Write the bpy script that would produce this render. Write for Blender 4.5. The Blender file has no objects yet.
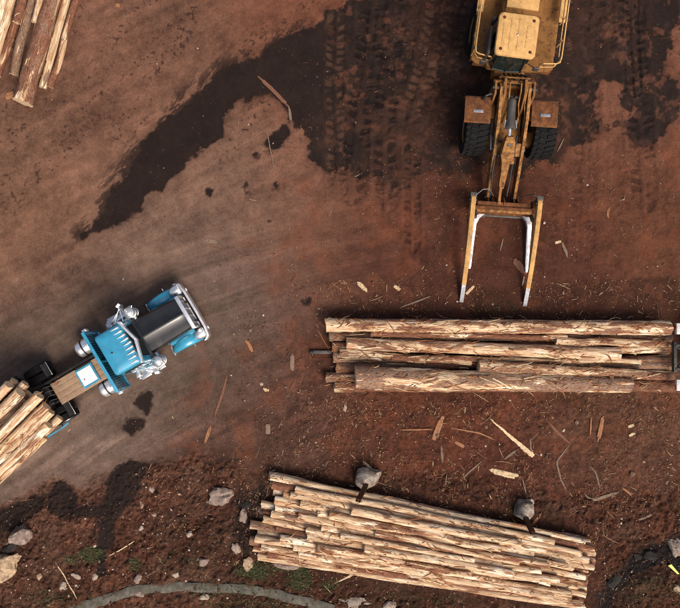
import bpy, bmesh, math, random
import numpy as np
from mathutils import Vector, Matrix, Euler

R = math.radians
random.seed(7)
SC = bpy.context.scene
COL = SC.collection

# ------------------------------------------------------------------ camera, sky, sun, exposure
PXM = 26.0      # photograph pixels per metre on the ground
CAMH = 28.0     # drone height in metres
cd = bpy.data.cameras.new('drone_camera')
cam = bpy.data.objects.new('drone_camera', cd)
COL.objects.link(cam)
cam.location = (0, 0, CAMH)
cd.sensor_fit = 'HORIZONTAL'
cd.sensor_width = 36
cd.lens = 36 * CAMH / (680 / PXM)
cd.clip_end = 3000
SC.camera = cam

SUN_FROM = Vector((0.42, -0.55, 0.86)).normalized()     # towards the sun
elev = math.asin(SUN_FROM.z)
world = bpy.data.worlds.new('World')
SC.world = world
world.use_nodes = True
wn = world.node_tree.nodes
bg = wn['Background']
sky = wn.new('ShaderNodeTexSky')
sky.sky_type = 'NISHITA'
sky.sun_disc = False
sky.sun_elevation = elev
sky.sun_rotation = math.atan2(SUN_FROM.x, SUN_FROM.y)
sky.air_density = 1.0
sky.dust_density = 6.0
sky.ozone_density = 0.6
world.node_tree.links.new(sky.outputs[0], bg.inputs[0])
bg.inputs[1].default_value = 0.145
sl = bpy.data.lights.new('sun', 'SUN')
sl.energy = 2.7
sl.angle = R(26)
sl.color = (1.0, 0.93, 0.84)
so = bpy.data.objects.new('sun', sl)
COL.objects.link(so)
so.location = SUN_FROM * 60
so.rotation_euler = SUN_FROM.to_track_quat('Z', 'Y').to_euler()
SC.view_settings.view_transform = 'Standard'
SC.view_settings.look = 'None'
SC.view_settings.gamma = 1
SC.view_settings.exposure = 0.15
SC.view_settings.use_curve_mapping = False
SC.cycles.filter_width = 1.05


# ------------------------------------------------------------------ helpers
def lin(c):
    return tuple((x / 255 / 12.92) if x <= 10.3 else ((x / 255 + 0.055) / 1.055) ** 2.4 for x in c)


def at(px, py, z=0.0):
    k = (CAMH - z) / CAMH / PXM
    return Vector(((px - 340) * k, (304 - py) * k, z))


def tag(o, label=None, cat=None, group=None, kind=None):
    if label: o['label'] = label
    if cat: o['category'] = cat
    if group: o['group'] = group
    if kind: o['kind'] = kind
    return o


def empty(name, loc, rz=0.0):
    o = bpy.data.objects.new(name, None)
    o.location = loc
    o.rotation_euler = (0, 0, rz)
    o.empty_display_size = 0.3
    COL.objects.link(o)
    return o


class MB:
    def __init__(s):
        s.v, s.f, s.mi = [], [], []

    def add(s, vs, fs, mi=0):
        b = len(s.v)
        s.v += [tuple(p) for p in vs]
        s.f += [tuple(i + b for i in f) for f in fs]
        s.mi += [mi] * len(fs)
        return s

    def box(s, c, d, rot=None, bev=0.0, mi=0):
        bm = bmesh.new()
        bmesh.ops.create_cube(bm, size=1)
        bmesh.ops.scale(bm, vec=d, verts=bm.verts)
        if bev > 0:
            bmesh.ops.bevel(bm, geom=list(bm.edges), offset=min(bev, min(d) * .45), segments=2, affect='EDGES', profile=.6)
        M = (Euler(rot).to_matrix() if rot is not None else Matrix.Identity(3))
        bm.verts.index_update()
        vs = [M @ v.co + Vector(c) for v in bm.verts]
        fs = [[v.index for v in f.verts] for f in bm.faces]
        bm.free()
        return s.add(vs, fs, mi)

    def frame(s, d):
        d = Vector(d).normalized()
        a = Vector((0, 0, 1)) if abs(d.z) < .9 else Vector((1, 0, 0))
        x = d.cross(a).normalized()
        return x, d.cross(x).normalized()

    def cyl(s, p0, p1, r0, r1=None, n=14, mi=0):
        r1 = r0 if r1 is None else r1
        p0, p1 = Vector(p0), Vector(p1)
        x, y = s.frame(p1 - p0)
        vs = []
        for p, r in ((p0, r0), (p1, r1)):
            for i in range(n):
                a = 2 * math.pi * i / n
                vs.append(p + x * (r * math.cos(a)) + y * (r * math.sin(a)))
        fs = [(i, (i + 1) % n, n + (i + 1) % n, n + i) for i in range(n)]
        fs += [tuple(range(n)), tuple(range(n, 2 * n))]
        return s.add(vs, fs, mi)

    def tube(s, pts, r, n=8, mi=0):
        pts = [Vector(p) for p in pts]
        vs, fs = [], []
        for k, p in enumerate(pts):
            d = pts[min(k + 1, len(pts) - 1)] - pts[max(k - 1, 0)]
            x, y = s.frame(d)
            rr = r[k] if isinstance(r, (list, tuple)) else r
            for i in range(n):
                a = 2 * math.pi * i / n
                vs.append(p + x * (rr * math.cos(a)) + y * (rr * math.sin(a)))
        for k in range(len(pts) - 1):
            for i in range(n):
                fs.append((k * n + i, k * n + (i + 1) % n, (k + 1) * n + (i + 1) % n, (k + 1) * n + i))
        fs += [tuple(range(n)), tuple(range((len(pts) - 1) * n, len(pts) * n))]
        return s.add(vs, fs, mi)

    def lathe(s, prof, c, axis, n=28, mi=0):          # prof: (radius, distance along axis)
        c = Vector(c)
        ax = Vector(axis).normalized()
        x, y = s.frame(ax)
        vs, fs = [], []
        for r, h in prof:
            for i in range(n):
                a = 2 * math.pi * i / n
                vs.append(c + ax * h + x * (r * math.cos(a)) + y * (r * math.sin(a)))
        for k in range(len(prof) - 1):
            for i in range(n):
                fs.append((k * n + i, k * n + (i + 1) % n, (k + 1) * n + (i + 1) % n, (k + 1) * n + i))
        fs += [tuple(range(n)), tuple(range((len(prof) - 1) * n, len(prof) * n))]
        return s.add(vs, fs, mi)

    def loft(s, rings, mi=0, closed=True, caps=True):
        n = len(rings[0])
        vs = [p for r in rings for p in r]
        fs = []
        for k in range(len(rings) - 1):
            for i in range(n if closed else n - 1):
                fs.append((k * n + i, k * n + (i + 1) % n, (k + 1) * n + (i + 1) % n, (k + 1) * n + i))
        if caps and closed:
            fs += [tuple(range(n)), tuple(range((len(rings) - 1) * n, len(rings) * n))]
        return s.add(vs, fs, mi)

    def prism(s, poly, a, b, plane='xz', mi=0):        # polygon in a plane, extruded from a to b along the third axis
        n = len(poly)
        def P(u, v, w):
            return {'xz': (u, w, v), 'xy': (u, v, w), 'yz': (w, u, v)}[plane]
        return s.add([P(u, v, a) for u, v in poly] + [P(u, v, b) for u, v in poly],
                     [tuple(range(n)), tuple(range(n, 2 * n))] + [(i, (i + 1) % n, n + (i + 1) % n, n + i) for i in range(n)], mi)

    def build(s, name, mat, parent=None, smooth=38, loc=(0, 0, 0), rot=(0, 0, 0), bev=0):
        me = bpy.data.meshes.new(name)
        me.from_pydata(s.v, [], s.f)
        bm = bmesh.new()
        bm.from_mesh(me)
        bm.faces.ensure_lookup_table()
        for f, m in zip(bm.faces, s.mi):
            f.material_index = m
        bmesh.ops.recalc_face_normals(bm, faces=bm.faces)
        if bev:
            bmesh.ops.bevel(bm, geom=[e for e in bm.edges if len(e.link_faces) == 2 and e.calc_face_angle(0) > R(30)],
                            offset=bev, segments=2, affect='EDGES', profile=.6)
        bm.to_mesh(me)
        bm.free()
        for m in (mat if isinstance(mat, (list, tuple)) else [mat]):
            me.materials.append(m)
        if smooth:
            me.shade_smooth()
            me.set_sharp_from_angle(angle=R(smooth))
        o = bpy.data.objects.new(name, me)
        o.location = loc
        o.rotation_euler = rot
        COL.objects.link(o)
        if parent is not None:
            o.parent = parent
        return o


def copy_tree(o, parent=None):
    c = o.copy()
    COL.objects.link(c)
    c.parent = parent
    for ch in [x for x in COL.objects if x.parent == o]:
        copy_tree(ch, c)
    return c


# ------------------------------------------------------------------ value noise for relief
def _h(ix, iy, seed):
    n = (ix.astype(np.int64) * 374761393 + iy.astype(np.int64) * 668265263 + seed * 974634777) & 0xFFFFFFFF
    n = ((n ^ (n >> 13)) * 1274126177) & 0xFFFFFFFF
    n = n ^ (n >> 16)
    return (n & 0xFFFF).astype(np.float32) / 65535.0


def vn(x, y, seed=0):
    fx, fy = np.floor(x), np.floor(y)
    ix, iy = fx.astype(np.int32), fy.astype(np.int32)
    u, v = (x - fx).astype(np.float32), (y - fy).astype(np.float32)
    u = u * u * (3 - 2 * u)
    v = v * v * (3 - 2 * v)
    a, b, c, d = _h(ix, iy, seed), _h(ix + 1, iy, seed), _h(ix, iy + 1, seed), _h(ix + 1, iy + 1, seed)
    return (a + (b - a) * u) * (1 - v) + (c + (d - c) * u) * v


def fbm(x, y, seed=0, o=4, g=.5):
    t, a, n = 0, 1, 0
    for k in range(o):
        t = t + a * vn(x * 2 ** k + 17.3 * k, y * 2 ** k - 9.1 * k, seed + k)
        n += a
        a *= g
    return t / n


def sst(a, b, x):
    t = np.clip((x - a) / (b - a), 0, 1)
    return t * t * (3 - 2 * t)


# ------------------------------------------------------------------ materials
def nodes(name):
    m = bpy.data.materials.new(name)
    m.use_nodes = True
    nt = m.node_tree
    return m, nt.nodes, nt.links, nt.nodes['Principled BSDF']


def mixc(N, L, fac, a, b, mode='MIX'):
    n = N.new('ShaderNodeMix')
    n.data_type = 'RGBA'
    n.blend_type = mode
    for s, v in ((n.inputs[0], fac), (n.inputs[6], a), (n.inputs[7], b)):
        if isinstance(v, (int, float)):
            s.default_value = v
        elif isinstance(v, tuple):
            s.default_value = (*v[:3], 1)
        else:
            L.new(v, s)
    return n.outputs[2]


def ramp(N, L, src, p0, p1):
    r = N.new('ShaderNodeMapRange')
    r.interpolation_type = 'SMOOTHSTEP'
    L.new(src, r.inputs[0])
    r.inputs[1].default_value = p0
    r.inputs[2].default_value = p1
    return r.outputs[0]


def noise(N, L, vec, scale, detail=4, rough=.55, dist=0):
    n = N.new('ShaderNodeTexNoise')
    n.inputs['Scale'].default_value = scale
    n.inputs['Detail'].default_value = detail
    n.inputs['Roughness'].default_value = rough
    n.inputs['Distortion'].default_value = dist
    if vec is not None:
        L.new(vec, n.inputs['Vector'])
    return n.outputs['Fac']


SOIL = (.13, .068, .042)


def mat(name, col, rough=.6, metal=0, var=.15, scale=3, dirt=.35, dirtcol=SOIL, bump=.1, bscale=40, coat=0, dscale=2.2, spec=.5):
    m, N, L, B = nodes(name)
    tc = N.new('ShaderNodeTexCoord').outputs['Object']
    n1 = ramp(N, L, noise(N, L, tc, scale, 6, .65), .28, .72)
    c = mixc(N, L, n1, tuple(x * (1 - var) for x in col), tuple(min(x * (1 + var), .95) for x in col))
    n2 = noise(N, L, tc, dscale, 6, .7)
    dm = ramp(N, L, n2, .72 - .5 * dirt, .84 - .22 * dirt)
    mm = N.new('ShaderNodeMath'); mm.operation = 'MULTIPLY'; L.new(dm, mm.inputs[0]); mm.inputs[1].default_value = min(1, dirt * 1.6)
    c = mixc(N, L, mm.outputs[0], c, dirtcol)
    L.new(c, B.inputs['Base Color'])
    rr = N.new('ShaderNodeMapRange'); L.new(mm.outputs[0], rr.inputs[0]); rr.inputs[3].default_value = rough; rr.inputs[4].default_value = .85
    L.new(rr.outputs[0], B.inputs['Roughness'])
    if metal:
        mr = N.new('ShaderNodeMapRange'); L.new(mm.outputs[0], mr.inputs[0]); mr.inputs[3].default_value = metal; mr.inputs[4].default_value = 0
        L.new(mr.outputs[0], B.inputs['Metallic'])
    B.inputs['Coat Weight'].default_value = coat
    B.inputs['Coat Roughness'].default_value = .12
    B.inputs['Specular IOR Level'].default_value = spec
    if bump:
        bn = N.new('ShaderNodeBump'); bn.inputs['Strength'].default_value = bump; bn.inputs['Distance'].default_value = .01
        L.new(noise(N, L, tc, bscale, 3), bn.inputs['Height'])
        L.new(bn.outputs[0], B.inputs['Normal'])
    return m


def log_material():
    m, N, L, B = nodes('log_bark')
    tc = N.new('ShaderNodeTexCoord')
    oi = N.new('ShaderNodeObjectInfo')
    sep = N.new('ShaderNodeSeparateColor'); L.new(oi.outputs['Color'], sep.inputs[0])
    rnd = N.new('ShaderNodeMath'); rnd.operation = 'MULTIPLY'; L.new(oi.outputs['Random'], rnd.inputs[0]); rnd.inputs[1].default_value = 91
    def mapped(sx, sy):
        a = N.new('ShaderNodeVectorMath'); a.operation = 'MULTIPLY'; L.new(tc.outputs['Object'], a.inputs[0]); a.inputs[1].default_value = (sx, sy, sy)
        b = N.new('ShaderNodeVectorMath'); b.operation = 'ADD'; L.new(a.outputs[0], b.inputs[0])
        cx = N.new('ShaderNodeCombineXYZ'); [L.new(rnd.outputs[0], cx.inputs[i]) for i in range(3)]
        L.new(cx.outputs[0], b.inputs[1])
        return b.outputs[0]
    v1, v2, v3 = mapped(.55, 3.2), mapped(1.2, 22), mapped(3, 9)
    big = noise(N, L, v1, 1.0, 7, .62, .25)
    # peel mask: noise < threshold
    th = N.new('ShaderNodeMapRange'); L.new(sep.outputs[0], th.inputs[0]); th.inputs[3].default_value = .30; th.inputs[4].default_value = .70
    d = N.new('ShaderNodeMath'); d.operation = 'SUBTRACT'; L.new(th.outputs[0], d.inputs[0]); L.new(big, d.inputs[1])
    peel = ramp(N, L, d.outputs[0], -.012, .012)
    streak = noise(N, L, v2, 1.0, 5, .6)
    patch = noise(N, L, v3, .6, 4, .6)
    grain = noise(N, L, mapped(9, 46), 1.0, 5, .72)
    wood = mixc(N, L, ramp(N, L, streak, .3, .7), (.36, .20, .10), (.72, .55, .36))
    wood = mixc(N, L, ramp(N, L, patch, .48, .72), wood, (.36, .17, .075))
    wood = mixc(N, L, ramp(N, L, noise(N, L, mapped(.8, 5), 1, 4), .55, .66), wood, (.86, .73, .54))
    grey = mixc(N, L, ramp(N, L, grain, .3, .7), (.075, .038, .025), (.36, .225, .15))
    red = mixc(N, L, ramp(N, L, grain, .3, .7), (.06, .022, .013), (.29, .12, .065))
    tint = N.new('ShaderNodeMath'); tint.operation = 'ADD'; L.new(patch, tint.inputs[0]); L.new(sep.outputs[1], tint.inputs[1])
    bark = mixc(N, L, ramp(N, L, tint.outputs[0], .85, 1.15), grey, red)
    bark = mixc(N, L, ramp(N, L, noise(N, L, mapped(2.2, 14), 1.0, 5, .7), .56, .68), bark, (.045, .02, .012))
    inner = mixc(N, L, ramp(N, L, d.outputs[0], -.035, -.03), bark, (.33, .15, .07))
    inner2 = mixc(N, L, ramp(N, L, d.outputs[0], -.03, -.012), bark, inner)
    wood = mixc(N, L, ramp(N, L, noise(N, L, mapped(.9, 30), 1.0, 4, .7), .58, .68), wood, (.20, .085, .04))
    c = mixc(N, L, peel, inner2, wood)
    # dark knots and weathered smears
    kn = N.new('ShaderNodeTexVoronoi'); kn.inputs['Scale'].default_value = 1.0; L.new(mapped(2.0, 5), kn.inputs['Vector'])
    c = mixc(N, L, ramp(N, L, kn.outputs['Distance'], .13, .07), c, (.12, .06, .035))
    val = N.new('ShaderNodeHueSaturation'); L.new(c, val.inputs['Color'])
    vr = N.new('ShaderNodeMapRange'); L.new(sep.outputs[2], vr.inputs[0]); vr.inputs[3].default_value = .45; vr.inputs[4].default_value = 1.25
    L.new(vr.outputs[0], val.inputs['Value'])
    L.new(val.outputs[0], B.inputs['Base Color'])
    B.inputs['Roughness'].default_value = .8
    B.inputs['Specular IOR Level'].default_value = .25
    hs = N.new('ShaderNodeMath'); hs.operation = 'MULTIPLY_ADD'; L.new(peel, hs.inputs[0]); hs.inputs[1].default_value = -1.2; L.new(grain, hs.inputs[2])
    hs2 = N.new('ShaderNodeMath'); hs2.operation = 'ADD'; L.new(hs.outputs[0], hs2.inputs[0]); L.new(streak, hs2.inputs[1])
    bn = N.new('ShaderNodeBump'); bn.inputs['Strength'].default_value = .8; bn.inputs['Distance'].default_value = .02
    L.new(hs2.outputs[0], bn.inputs['Height']); L.new(bn.outputs[0], B.inputs['Normal'])
    return m


def attr_material(name, attr, rough=.85, var=.3, scale=30):
    m, N, L, B = nodes(name)
    a = N.new('ShaderNodeAttribute'); a.attribute_name = attr
    g = N.new('ShaderNodeNewGeometry')
    n = noise(N, L, g.outputs['Position'], scale, 4)
    c = mixc(N, L, 1.0, a.outputs['Color'], mixc(N, L, n, (1 - var,) * 3, (1 + var,) * 3), 'MULTIPLY')
    L.new(c, B.inputs['Base Color'])
    B.inputs['Roughness'].default_value = rough
    B.inputs['Specular IOR Level'].default_value = .2
    return m


def ground_material():
    m, N, L, B = nodes('bare_earth')
    a = N.new('ShaderNodeAttribute'); a.attribute_name = 'soil'
    w = N.new('ShaderNodeAttribute'); w.attribute_name = 'wet'
    g = N.new('ShaderNodeNewGeometry').outputs['Position']
    n1 = noise(N, L, g, 1.7, 5, .68)
    n2 = noise(N, L, g, 22, 4, .7)
    n3 = noise(N, L, g, 70, 2, .7)
    c = mixc(N, L, 1.0, a.outputs['Color'], mixc(N, L, ramp(N, L, n1, .25, .75), (.78, .76, .75), (1.2, 1.2, 1.2)), 'MULTIPLY')
    c = mixc(N, L, 1.0, c, mixc(N, L, ramp(N, L, n2, .25, .75), (.78, .76, .74), (1.2, 1.21, 1.22)), 'MULTIPLY')
    # small dark crumbs and pale grit
    c = mixc(N, L, ramp(N, L, n3, .66, .74), c, mixc(N, L, 1.0, c, (.45, .42, .40), 'MULTIPLY'))
    c = mixc(N, L, ramp(N, L, noise(N, L, g, 48, 2, .5), .735, .78), c, (.30, .17, .10))
    L.new(c, B.inputs['Base Color'])
    rr = N.new('ShaderNodeMapRange'); L.new(w.outputs['Fac'], rr.inputs[0]); rr.inputs[3].default_value = .95; rr.inputs[4].default_value = .62
    L.new(rr.outputs[0], B.inputs['Roughness'])
    sp = N.new('ShaderNodeMapRange'); L.new(w.outputs['Fac'], sp.inputs[0]); sp.inputs[3].default_value = .12; sp.inputs[4].default_value = .10
    L.new(sp.outputs[0], B.inputs['Specular IOR Level'])
    bn = N.new('ShaderNodeBump'); bn.inputs['Strength'].default_value = .55; bn.inputs['Distance'].default_value = .03
    ad = N.new('ShaderNodeMath'); ad.operation = 'ADD'; L.new(n2, ad.inputs[0]); L.new(n3, ad.inputs[1])
    L.new(ad.outputs[0], bn.inputs['Height']); L.new(bn.outputs[0], B.inputs['Normal'])
    return m


M = {}
M['log'] = log_material()
M['sawn'] = mat('sawn_wood', (.58, .40, .235), .8, var=.25, scale=14, dirt=.3, dirtcol=(.30, .15, .075), bump=.3)
M['strip'] = mat('bark_strip', (.27, .115, .048), .85, var=.5, scale=9, dirt=.5, dscale=9, dirtcol=(.10, .042, .024), bump=.3)
M['strip_pale'] = mat('pale_bark_strip', (.60, .43, .25), .85, var=.25, scale=9, dirt=.3, dscale=9, dirtcol=(.3, .14, .07), bump=.3)
M['blue'] = mat('blue_paint', (.032, .25, .39), .34, .1, .14, 3, .34, dirtcol=(.12, .20, .24), bump=0, coat=.6)
M['blue_dark'] = mat('dark_teal_paint', (.015, .13, .19), .4, .1, .1, 2, .2, bump=0, coat=.3)
M['black'] = mat('black_paint', (.012, .011, .011), .26, 0, .3, 3, .34, dirtcol=(.04, .032, .028), bump=0, coat=.5)
M['chrome'] = mat('chrome', (.88, .86, .84), .30, .85, .12, 6, .32, dirtcol=(.36, .31, .27), bump=0)
M['alloy'] = mat('dull_alloy', (.62, .62, .61), .34, 1, .1, 5, .22, bump=.05)
M['rubber'] = mat('tyre_rubber', (.006, .0055, .0055), .85, 0, .3, 5, .18, spec=.2, dirtcol=(.05, .032, .024), bump=.2)
M['steel_black'] = mat('black_steel', (.02, .019, .018), .55, .3, .3, 5, .35, bump=.1)
M['glass'] = mat('dark_glass', (.014, .02, .018), .08, 0, .2, 2, .10, bump=0, coat=.3)
M['plank'] = mat('deck_plank', (.26, .165, .10), .8, 0, .2, 7, .3, dirtcol=(.22, .13, .075), bump=.3)
M['white'] = mat('white_paint', (.78, .77, .74), .4, 0, .05, 3, .12, bump=0)
M['lamp_white'] = mat('grubby_white_lens', (.50, .49, .46), .4, 0, .2, 9, .5, dscale=8, dirtcol=(.2, .15, .12), bump=0)
M['lamp'] = mat('amber_lens', (.55, .22, .03), .25, 0, .1, 4, .1, bump=0)
M['red'] = mat('red_lens', (.4, .02, .015), .25, 0, .1, 4, .1, bump=0)
M['yellow'] = mat('faded_yellow_paint', (.50, .29, .11), .6, 0, .18, 5, .42, dscale=7, dirtcol=(.27, .13, .05), bump=.06, spec=.12)
M['yellow_clamp'] = mat('worn_yellow_paint', (.42, .23, .075), .6, 0, .25, 5, .48, dscale=1.6, dirtcol=(.17, .12, .085), bump=.1, spec=.15)
M['yellow_arm'] = mat('scuffed_yellow_paint', (.29, .135, .042), .6, 0, .4, 6, .68, dirtcol=(.075, .034, .018), dscale=5, spec=.12, bump=.1)
M['yellow_dirty'] = mat('muddy_yellow_paint', (.27, .125, .038), .75, 0, .45, 5, .66, dirtcol=(.085, .038, .018), dscale=5, spec=.12, bump=.2)
M['fender'] = mat('muddy_fender_paint', (.15, .058, .022), .8, 0, .45, 6, .66, dirtcol=(.07, .032, .018), dscale=5, spec=.12, bump=.2)
M['polished'] = mat('worn_polished_steel', (.40, .40, .42), .45, .5, .3, 9, .5, dirtcol=(.3, .25, .22), bump=.05)
M['worn'] = mat('dull_worn_steel', (.24, .24, .26), .45, .5, .3, 8, .35, dirtcol=(.16, .09, .05), bump=.1)
M['cylinder'] = mat('grey_cylinder_steel', (.07, .062, .055), .5, .3, .25, 5, .4, bump=.1)
M['concrete'] = mat('weathered_concrete', (.30, .25, .205), .95, 0, .5, 7, .70, dscale=4, spec=.1, dirtcol=(.11, .072, .05), bump=.5, bscale=25)
M['rust'] = mat('rusty_steel', (.10, .045, .025), .85, .2, .4, 8, .4, dirtcol=(.05, .025, .018), bump=.3, spec=.12)
M['stone'] = mat('pinkish_stone', (.24, .175, .14), .9, 0, .45, 7, .62, dscale=6, dirtcol=(.10, .06, .042), bump=.6, bscale=18)
M['stone_tan'] = mat('tan_stone', (.36, .25, .15), .9, 0, .5, 6, .6, dscale=5, dirtcol=(.12, .065, .04), bump=.6, bscale=18)
M['stone_pale'] = mat('pale_stone', (.36, .29, .23), .9, 0, .4, 9, .68, dscale=8, dirtcol=(.17, .10, .065), bump=.5, bscale=20)
M['stone_dark'] = mat('dark_stone', (.022, .019, .017), .8, 0, .3, 6, .3, dirtcol=(.06, .04, .03), bump=.5, bscale=18, spec=.1)
M['strip_concrete'] = mat('mossy_concrete', (.092, .082, .064), .95, 0, .45, 5, .66, dscale=3, dirtcol=(.05, .04, .022), bump=.5, bscale=25)
M['scrap'] = mat('yellow_green_plastic', (.50, .58, .08), .5, 0, .1, 4, .15, bump=0)
M['twig'] = mat('weathered_twig', (.20, .135, .09), .9, 0, .5, 9, .6, dirtcol=(.085, .05, .032), dscale=9, bump=.3)
M['twig_red'] = mat('reddish_twig', (.17, .07, .036), .9, 0, .5, 9, .6, dirtcol=(.07, .034, .022), dscale=9, bump=.3)
M['twig_pale'] = mat('pale_split_wood', (.50, .36, .21), .8, 0, .35, 14, .5, dirtcol=(.20, .10, .05), dscale=9, bump=.3)
M['ground'] = ground_material()
M['litter'] = attr_material('bark_litter_bits', 'tint')
M['grass'] = attr_material('grass_blades', 'tint', .7)


# ------------------------------------------------------------------ the ground: one sheet, relief and soil colours by region
def build_ground():
    st = .032
    gx = np.arange(-14.0, 14.0 + st / 2, st)
    gy = np.arange(-12.7, 12.7 + st / 2, st)
    def ext(a):
        o, s, x = [], st, a[-1]
        while x < 600:
            s *= 1.28
            x += s
            o.append(x)
        return np.concatenate([-np.array(o)[::-1], a, np.array(o)])
    gx, gy = ext(gx), ext(gy)
    X, Y = np.meshgrid(gx, gy)
    X = X.astype(np.float32); Y = Y.astype(np.float32)
    PX, PY = 340 + X * PXM, 304 - Y * PXM

    # coarse fields on a 2 px grid, sampled back to the sheet
    cx, cy = np.arange(-60, 742, 2.), np.arange(-60, 670, 2.)
    CX, CY = np.meshgrid(cx, cy)
    ui = np.clip((PX + 60) / 2, 0, len(cx) - 1.001); vi = np.clip((PY + 60) / 2, 0, len(cy) - 1.001)
    i0, j0 = ui.astype(np.int32), vi.astype(np.int32)
    fu, fv = (ui - i0).astype(np.float32), (vi - j0).astype(np.float32)
    def up(F):
        F = F.astype(np.float32)
        return (F[j0, i0] * (1 - fu) + F[j0, i0 + 1] * fu) * (1 - fv) + (F[j0 + 1, i0] * (1 - fu) + F[j0 + 1, i0 + 1] * fu) * fv
    wx_ = 8 * (fbm(X * .9, Y * .9, 301, 5, .6) - .5) * 2
    wy_ = 8 * (fbm(X * .9 + 40, Y * .9, 311, 5, .6) - .5) * 2
    uw = np.clip((PX + wx_ + 60) / 2, 0, len(cx) - 1.001); vw = np.clip((PY + wy_ + 60) / 2, 0, len(cy) - 1.001)
    iw, jw = uw.astype(np.int32), vw.astype(np.int32)
    fw, gw = (uw - iw).astype(np.float32), (vw - jw).astype(np.float32)
    def upw(F):                                      # the same, with wandering outlines
        F = F.astype(np.float32)
        return (F[jw, iw] * (1 - fw) + F[jw, iw + 1] * fw) * (1 - gw) + (F[jw + 1, iw] * (1 - fw) + F[jw + 1, iw + 1] * fw) * gw
    def sdf(poly, up=up):                            # signed distance in px, positive inside
        dmin = np.full(CX.shape, 1e9); ins = np.zeros(CX.shape, bool)
        n = len(poly)
        for i in range(n):
            (x0, y0), (x1, y1) = poly[i], poly[(i + 1) % n]
            dx, dy = x1 - x0, y1 - y0
            t = np.clip(((CX - x0) * dx + (CY - y0) * dy) / (dx * dx + dy * dy + 1e-9), 0, 1)
            dmin = np.minimum(dmin, np.hypot(CX - x0 - t * dx, CY - y0 - t * dy))
            if dy:
                ins ^= ((y0 > CY) != (y1 > CY)) & (CX < dx * (CY - y0) / dy + x0)
        return up(np.where(ins, dmin, -dmin))
    def path(pts):                                   # distance to a polyline and arc length along it
        dmin = np.full(CX.shape, 1e9); sg = np.zeros(CX.shape); sl_ = np.zeros(CX.shape); acc = 0
        for (x0, y0), (x1, y1) in zip(pts[:-1], pts[1:]):
            dx, dy = x1 - x0, y1 - y0
            ln = math.hypot(dx, dy)
            t = np.clip(((CX - x0) * dx + (CY - y0) * dy) / ln ** 2, 0, 1)
            d = np.hypot(CX - x0 - t * dx, CY - y0 - t * dy)
            k = d < dmin
            dmin = np.where(k, d, dmin)
            sg = np.where(k, ((CX - x0) * dy - (CY - y0) * dx) / ln, sg)
            sl_ = np.where(k, acc + t * ln, sl_)
            acc += ln
        return up(dmin), up(sg), up(sl_)

    # soil tones (what the earth itself looks like at these spots)
    pts = [(30,150,122,84,64),(120,60,119,79,60),(200,40,113,76,58),(300,15,110,72,54),(30,250,119,81,61),(60,330,98,77,64),(150,240,124,93,75),
           (230,180,122,88,70),(280,230,111,79,63),(230,290,100,78,66),(290,300,92,63,50),(220,340,94,75,64),(150,400,104,82,69),(100,430,113,89,75),
           (20,480,117,91,77),(250,400,96,66,52),(300,380,88,55,43),(400,230,90,59,45),(460,250,80,49,37),(600,230,86,53,39),(660,230,101,67,49),
           (640,160,97,63,47),(610,100,113,78,60),(675,90,118,80,62),(400,420,86,53,39),(600,420,93,65,49),(650,440,97,69,53),(500,450,82,49,37),
           (300,440,91,61,49),(200,470,82,49,37),(230,540,66,47,35),(100,540,78,49,35),(50,590,72,51,37),(350,595,60,43,31),(620,520,82,51,39),
           (660,590,62,45,33),(560,300,74,46,36),(430,300,78,49,38),(350,480,70,44,33),(60,180,121,82,62),(0,60,116,78,60),(160,140,117,78,60)]
    acc = np.zeros(CX.shape + (3,)); ws = np.zeros(CX.shape)
    for x, y, r, g, b in pts:
        w = np.exp(-((CX - x) ** 2 + (CY - y) ** 2) / (2 * 42 ** 2)) + 1e-6 / (1 + ((CX - x) ** 2 + (CY - y) ** 2) / 1e4)
        acc += w[..., None] * np.array(lin((r, g, b)))
        ws += w
    base = np.stack([up(acc[..., k] / ws) for k in range(3)], -1)
    lz = sst(360, 240, PX - .25 * (PY - 300))[..., None]
    base = base * (np.array((.72, .82, .90)) * lz + np.array((.78, .74, .75)) * (1 - lz))

    n_a = fbm(X * .55, Y * .55, 11, 5)
    n_b = fbm(X * 2.1, Y * 2.1, 23, 5, .55)
    n_c = fbm(X * 7, Y * 7, 31, 4, .6)
    # wheel-drawn streaks: along the haul road on the left, up and down on the right
    ca, sa = math.cos(R(28)), math.sin(R(28))
    st1 = fbm((X * ca + Y * sa) * .35, (-X * sa + Y * ca) * 3.2, 41, 4)
    st2 = fbm(X * 3.0, Y * .4, 43, 4)
    lr = sst(300, 380, PX)
    rd, rs, rl = path([(-60,455),(0,425),(90,358),(190,306),(300,268),(430,240)])
    road = sst(75, 40, rd) * sst(420, 330, PX)
    road_st = fbm(rs * .16 + 50, rl * .006, 47, 4, .6)
    streak = st1 * (1 - lr) + (.5 * st2 + .25) * lr
    grit = fbm(X * 24, Y * 24, 37, 2, .7)
    tone = 1 + (.55 * (n_a - .5) + .45 * (n_b - .5)) * (1 - .6 * road) + .75 * (streak - .5) * (1 - road) + 1.0 * (road_st - .5) * road + .45 * (n_c - .5) * (1 - .5 * road) + .5 * (grit - .5) * (1 - .4 * road)
    tone = tone + .17 * road
    col = base * tone[..., None]
    red = np.array(lin((112, 64, 43)))
    kred = .32 * sst(.52, .70, fbm(X * 1.1, Y * 1.1, 57, 5, .6)) * sst(240, 330, PX + .45 * PY - 60)
    col = col * (1 - kred[..., None]) + red * kred[..., None]
    # loose grey-brown damp earth among the litter
    edge = 52 * (fbm(X * 1.2, Y * 1.2, 71, 7, .66) - .5) + 12 * (n_c - .5)
    bank_d = sdf([(-60,528),(0,503),(40,484),(80,482),(110,470),(150,462),(200,452),(250,462),(300,470),(360,474),(430,474),(520,492),(600,500),(742,478),(742,670),(-60,670)], upw)
    bank = sst(-5, 7, bank_d + .5 * edge)
    bk = (bank * .72)[..., None]
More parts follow.
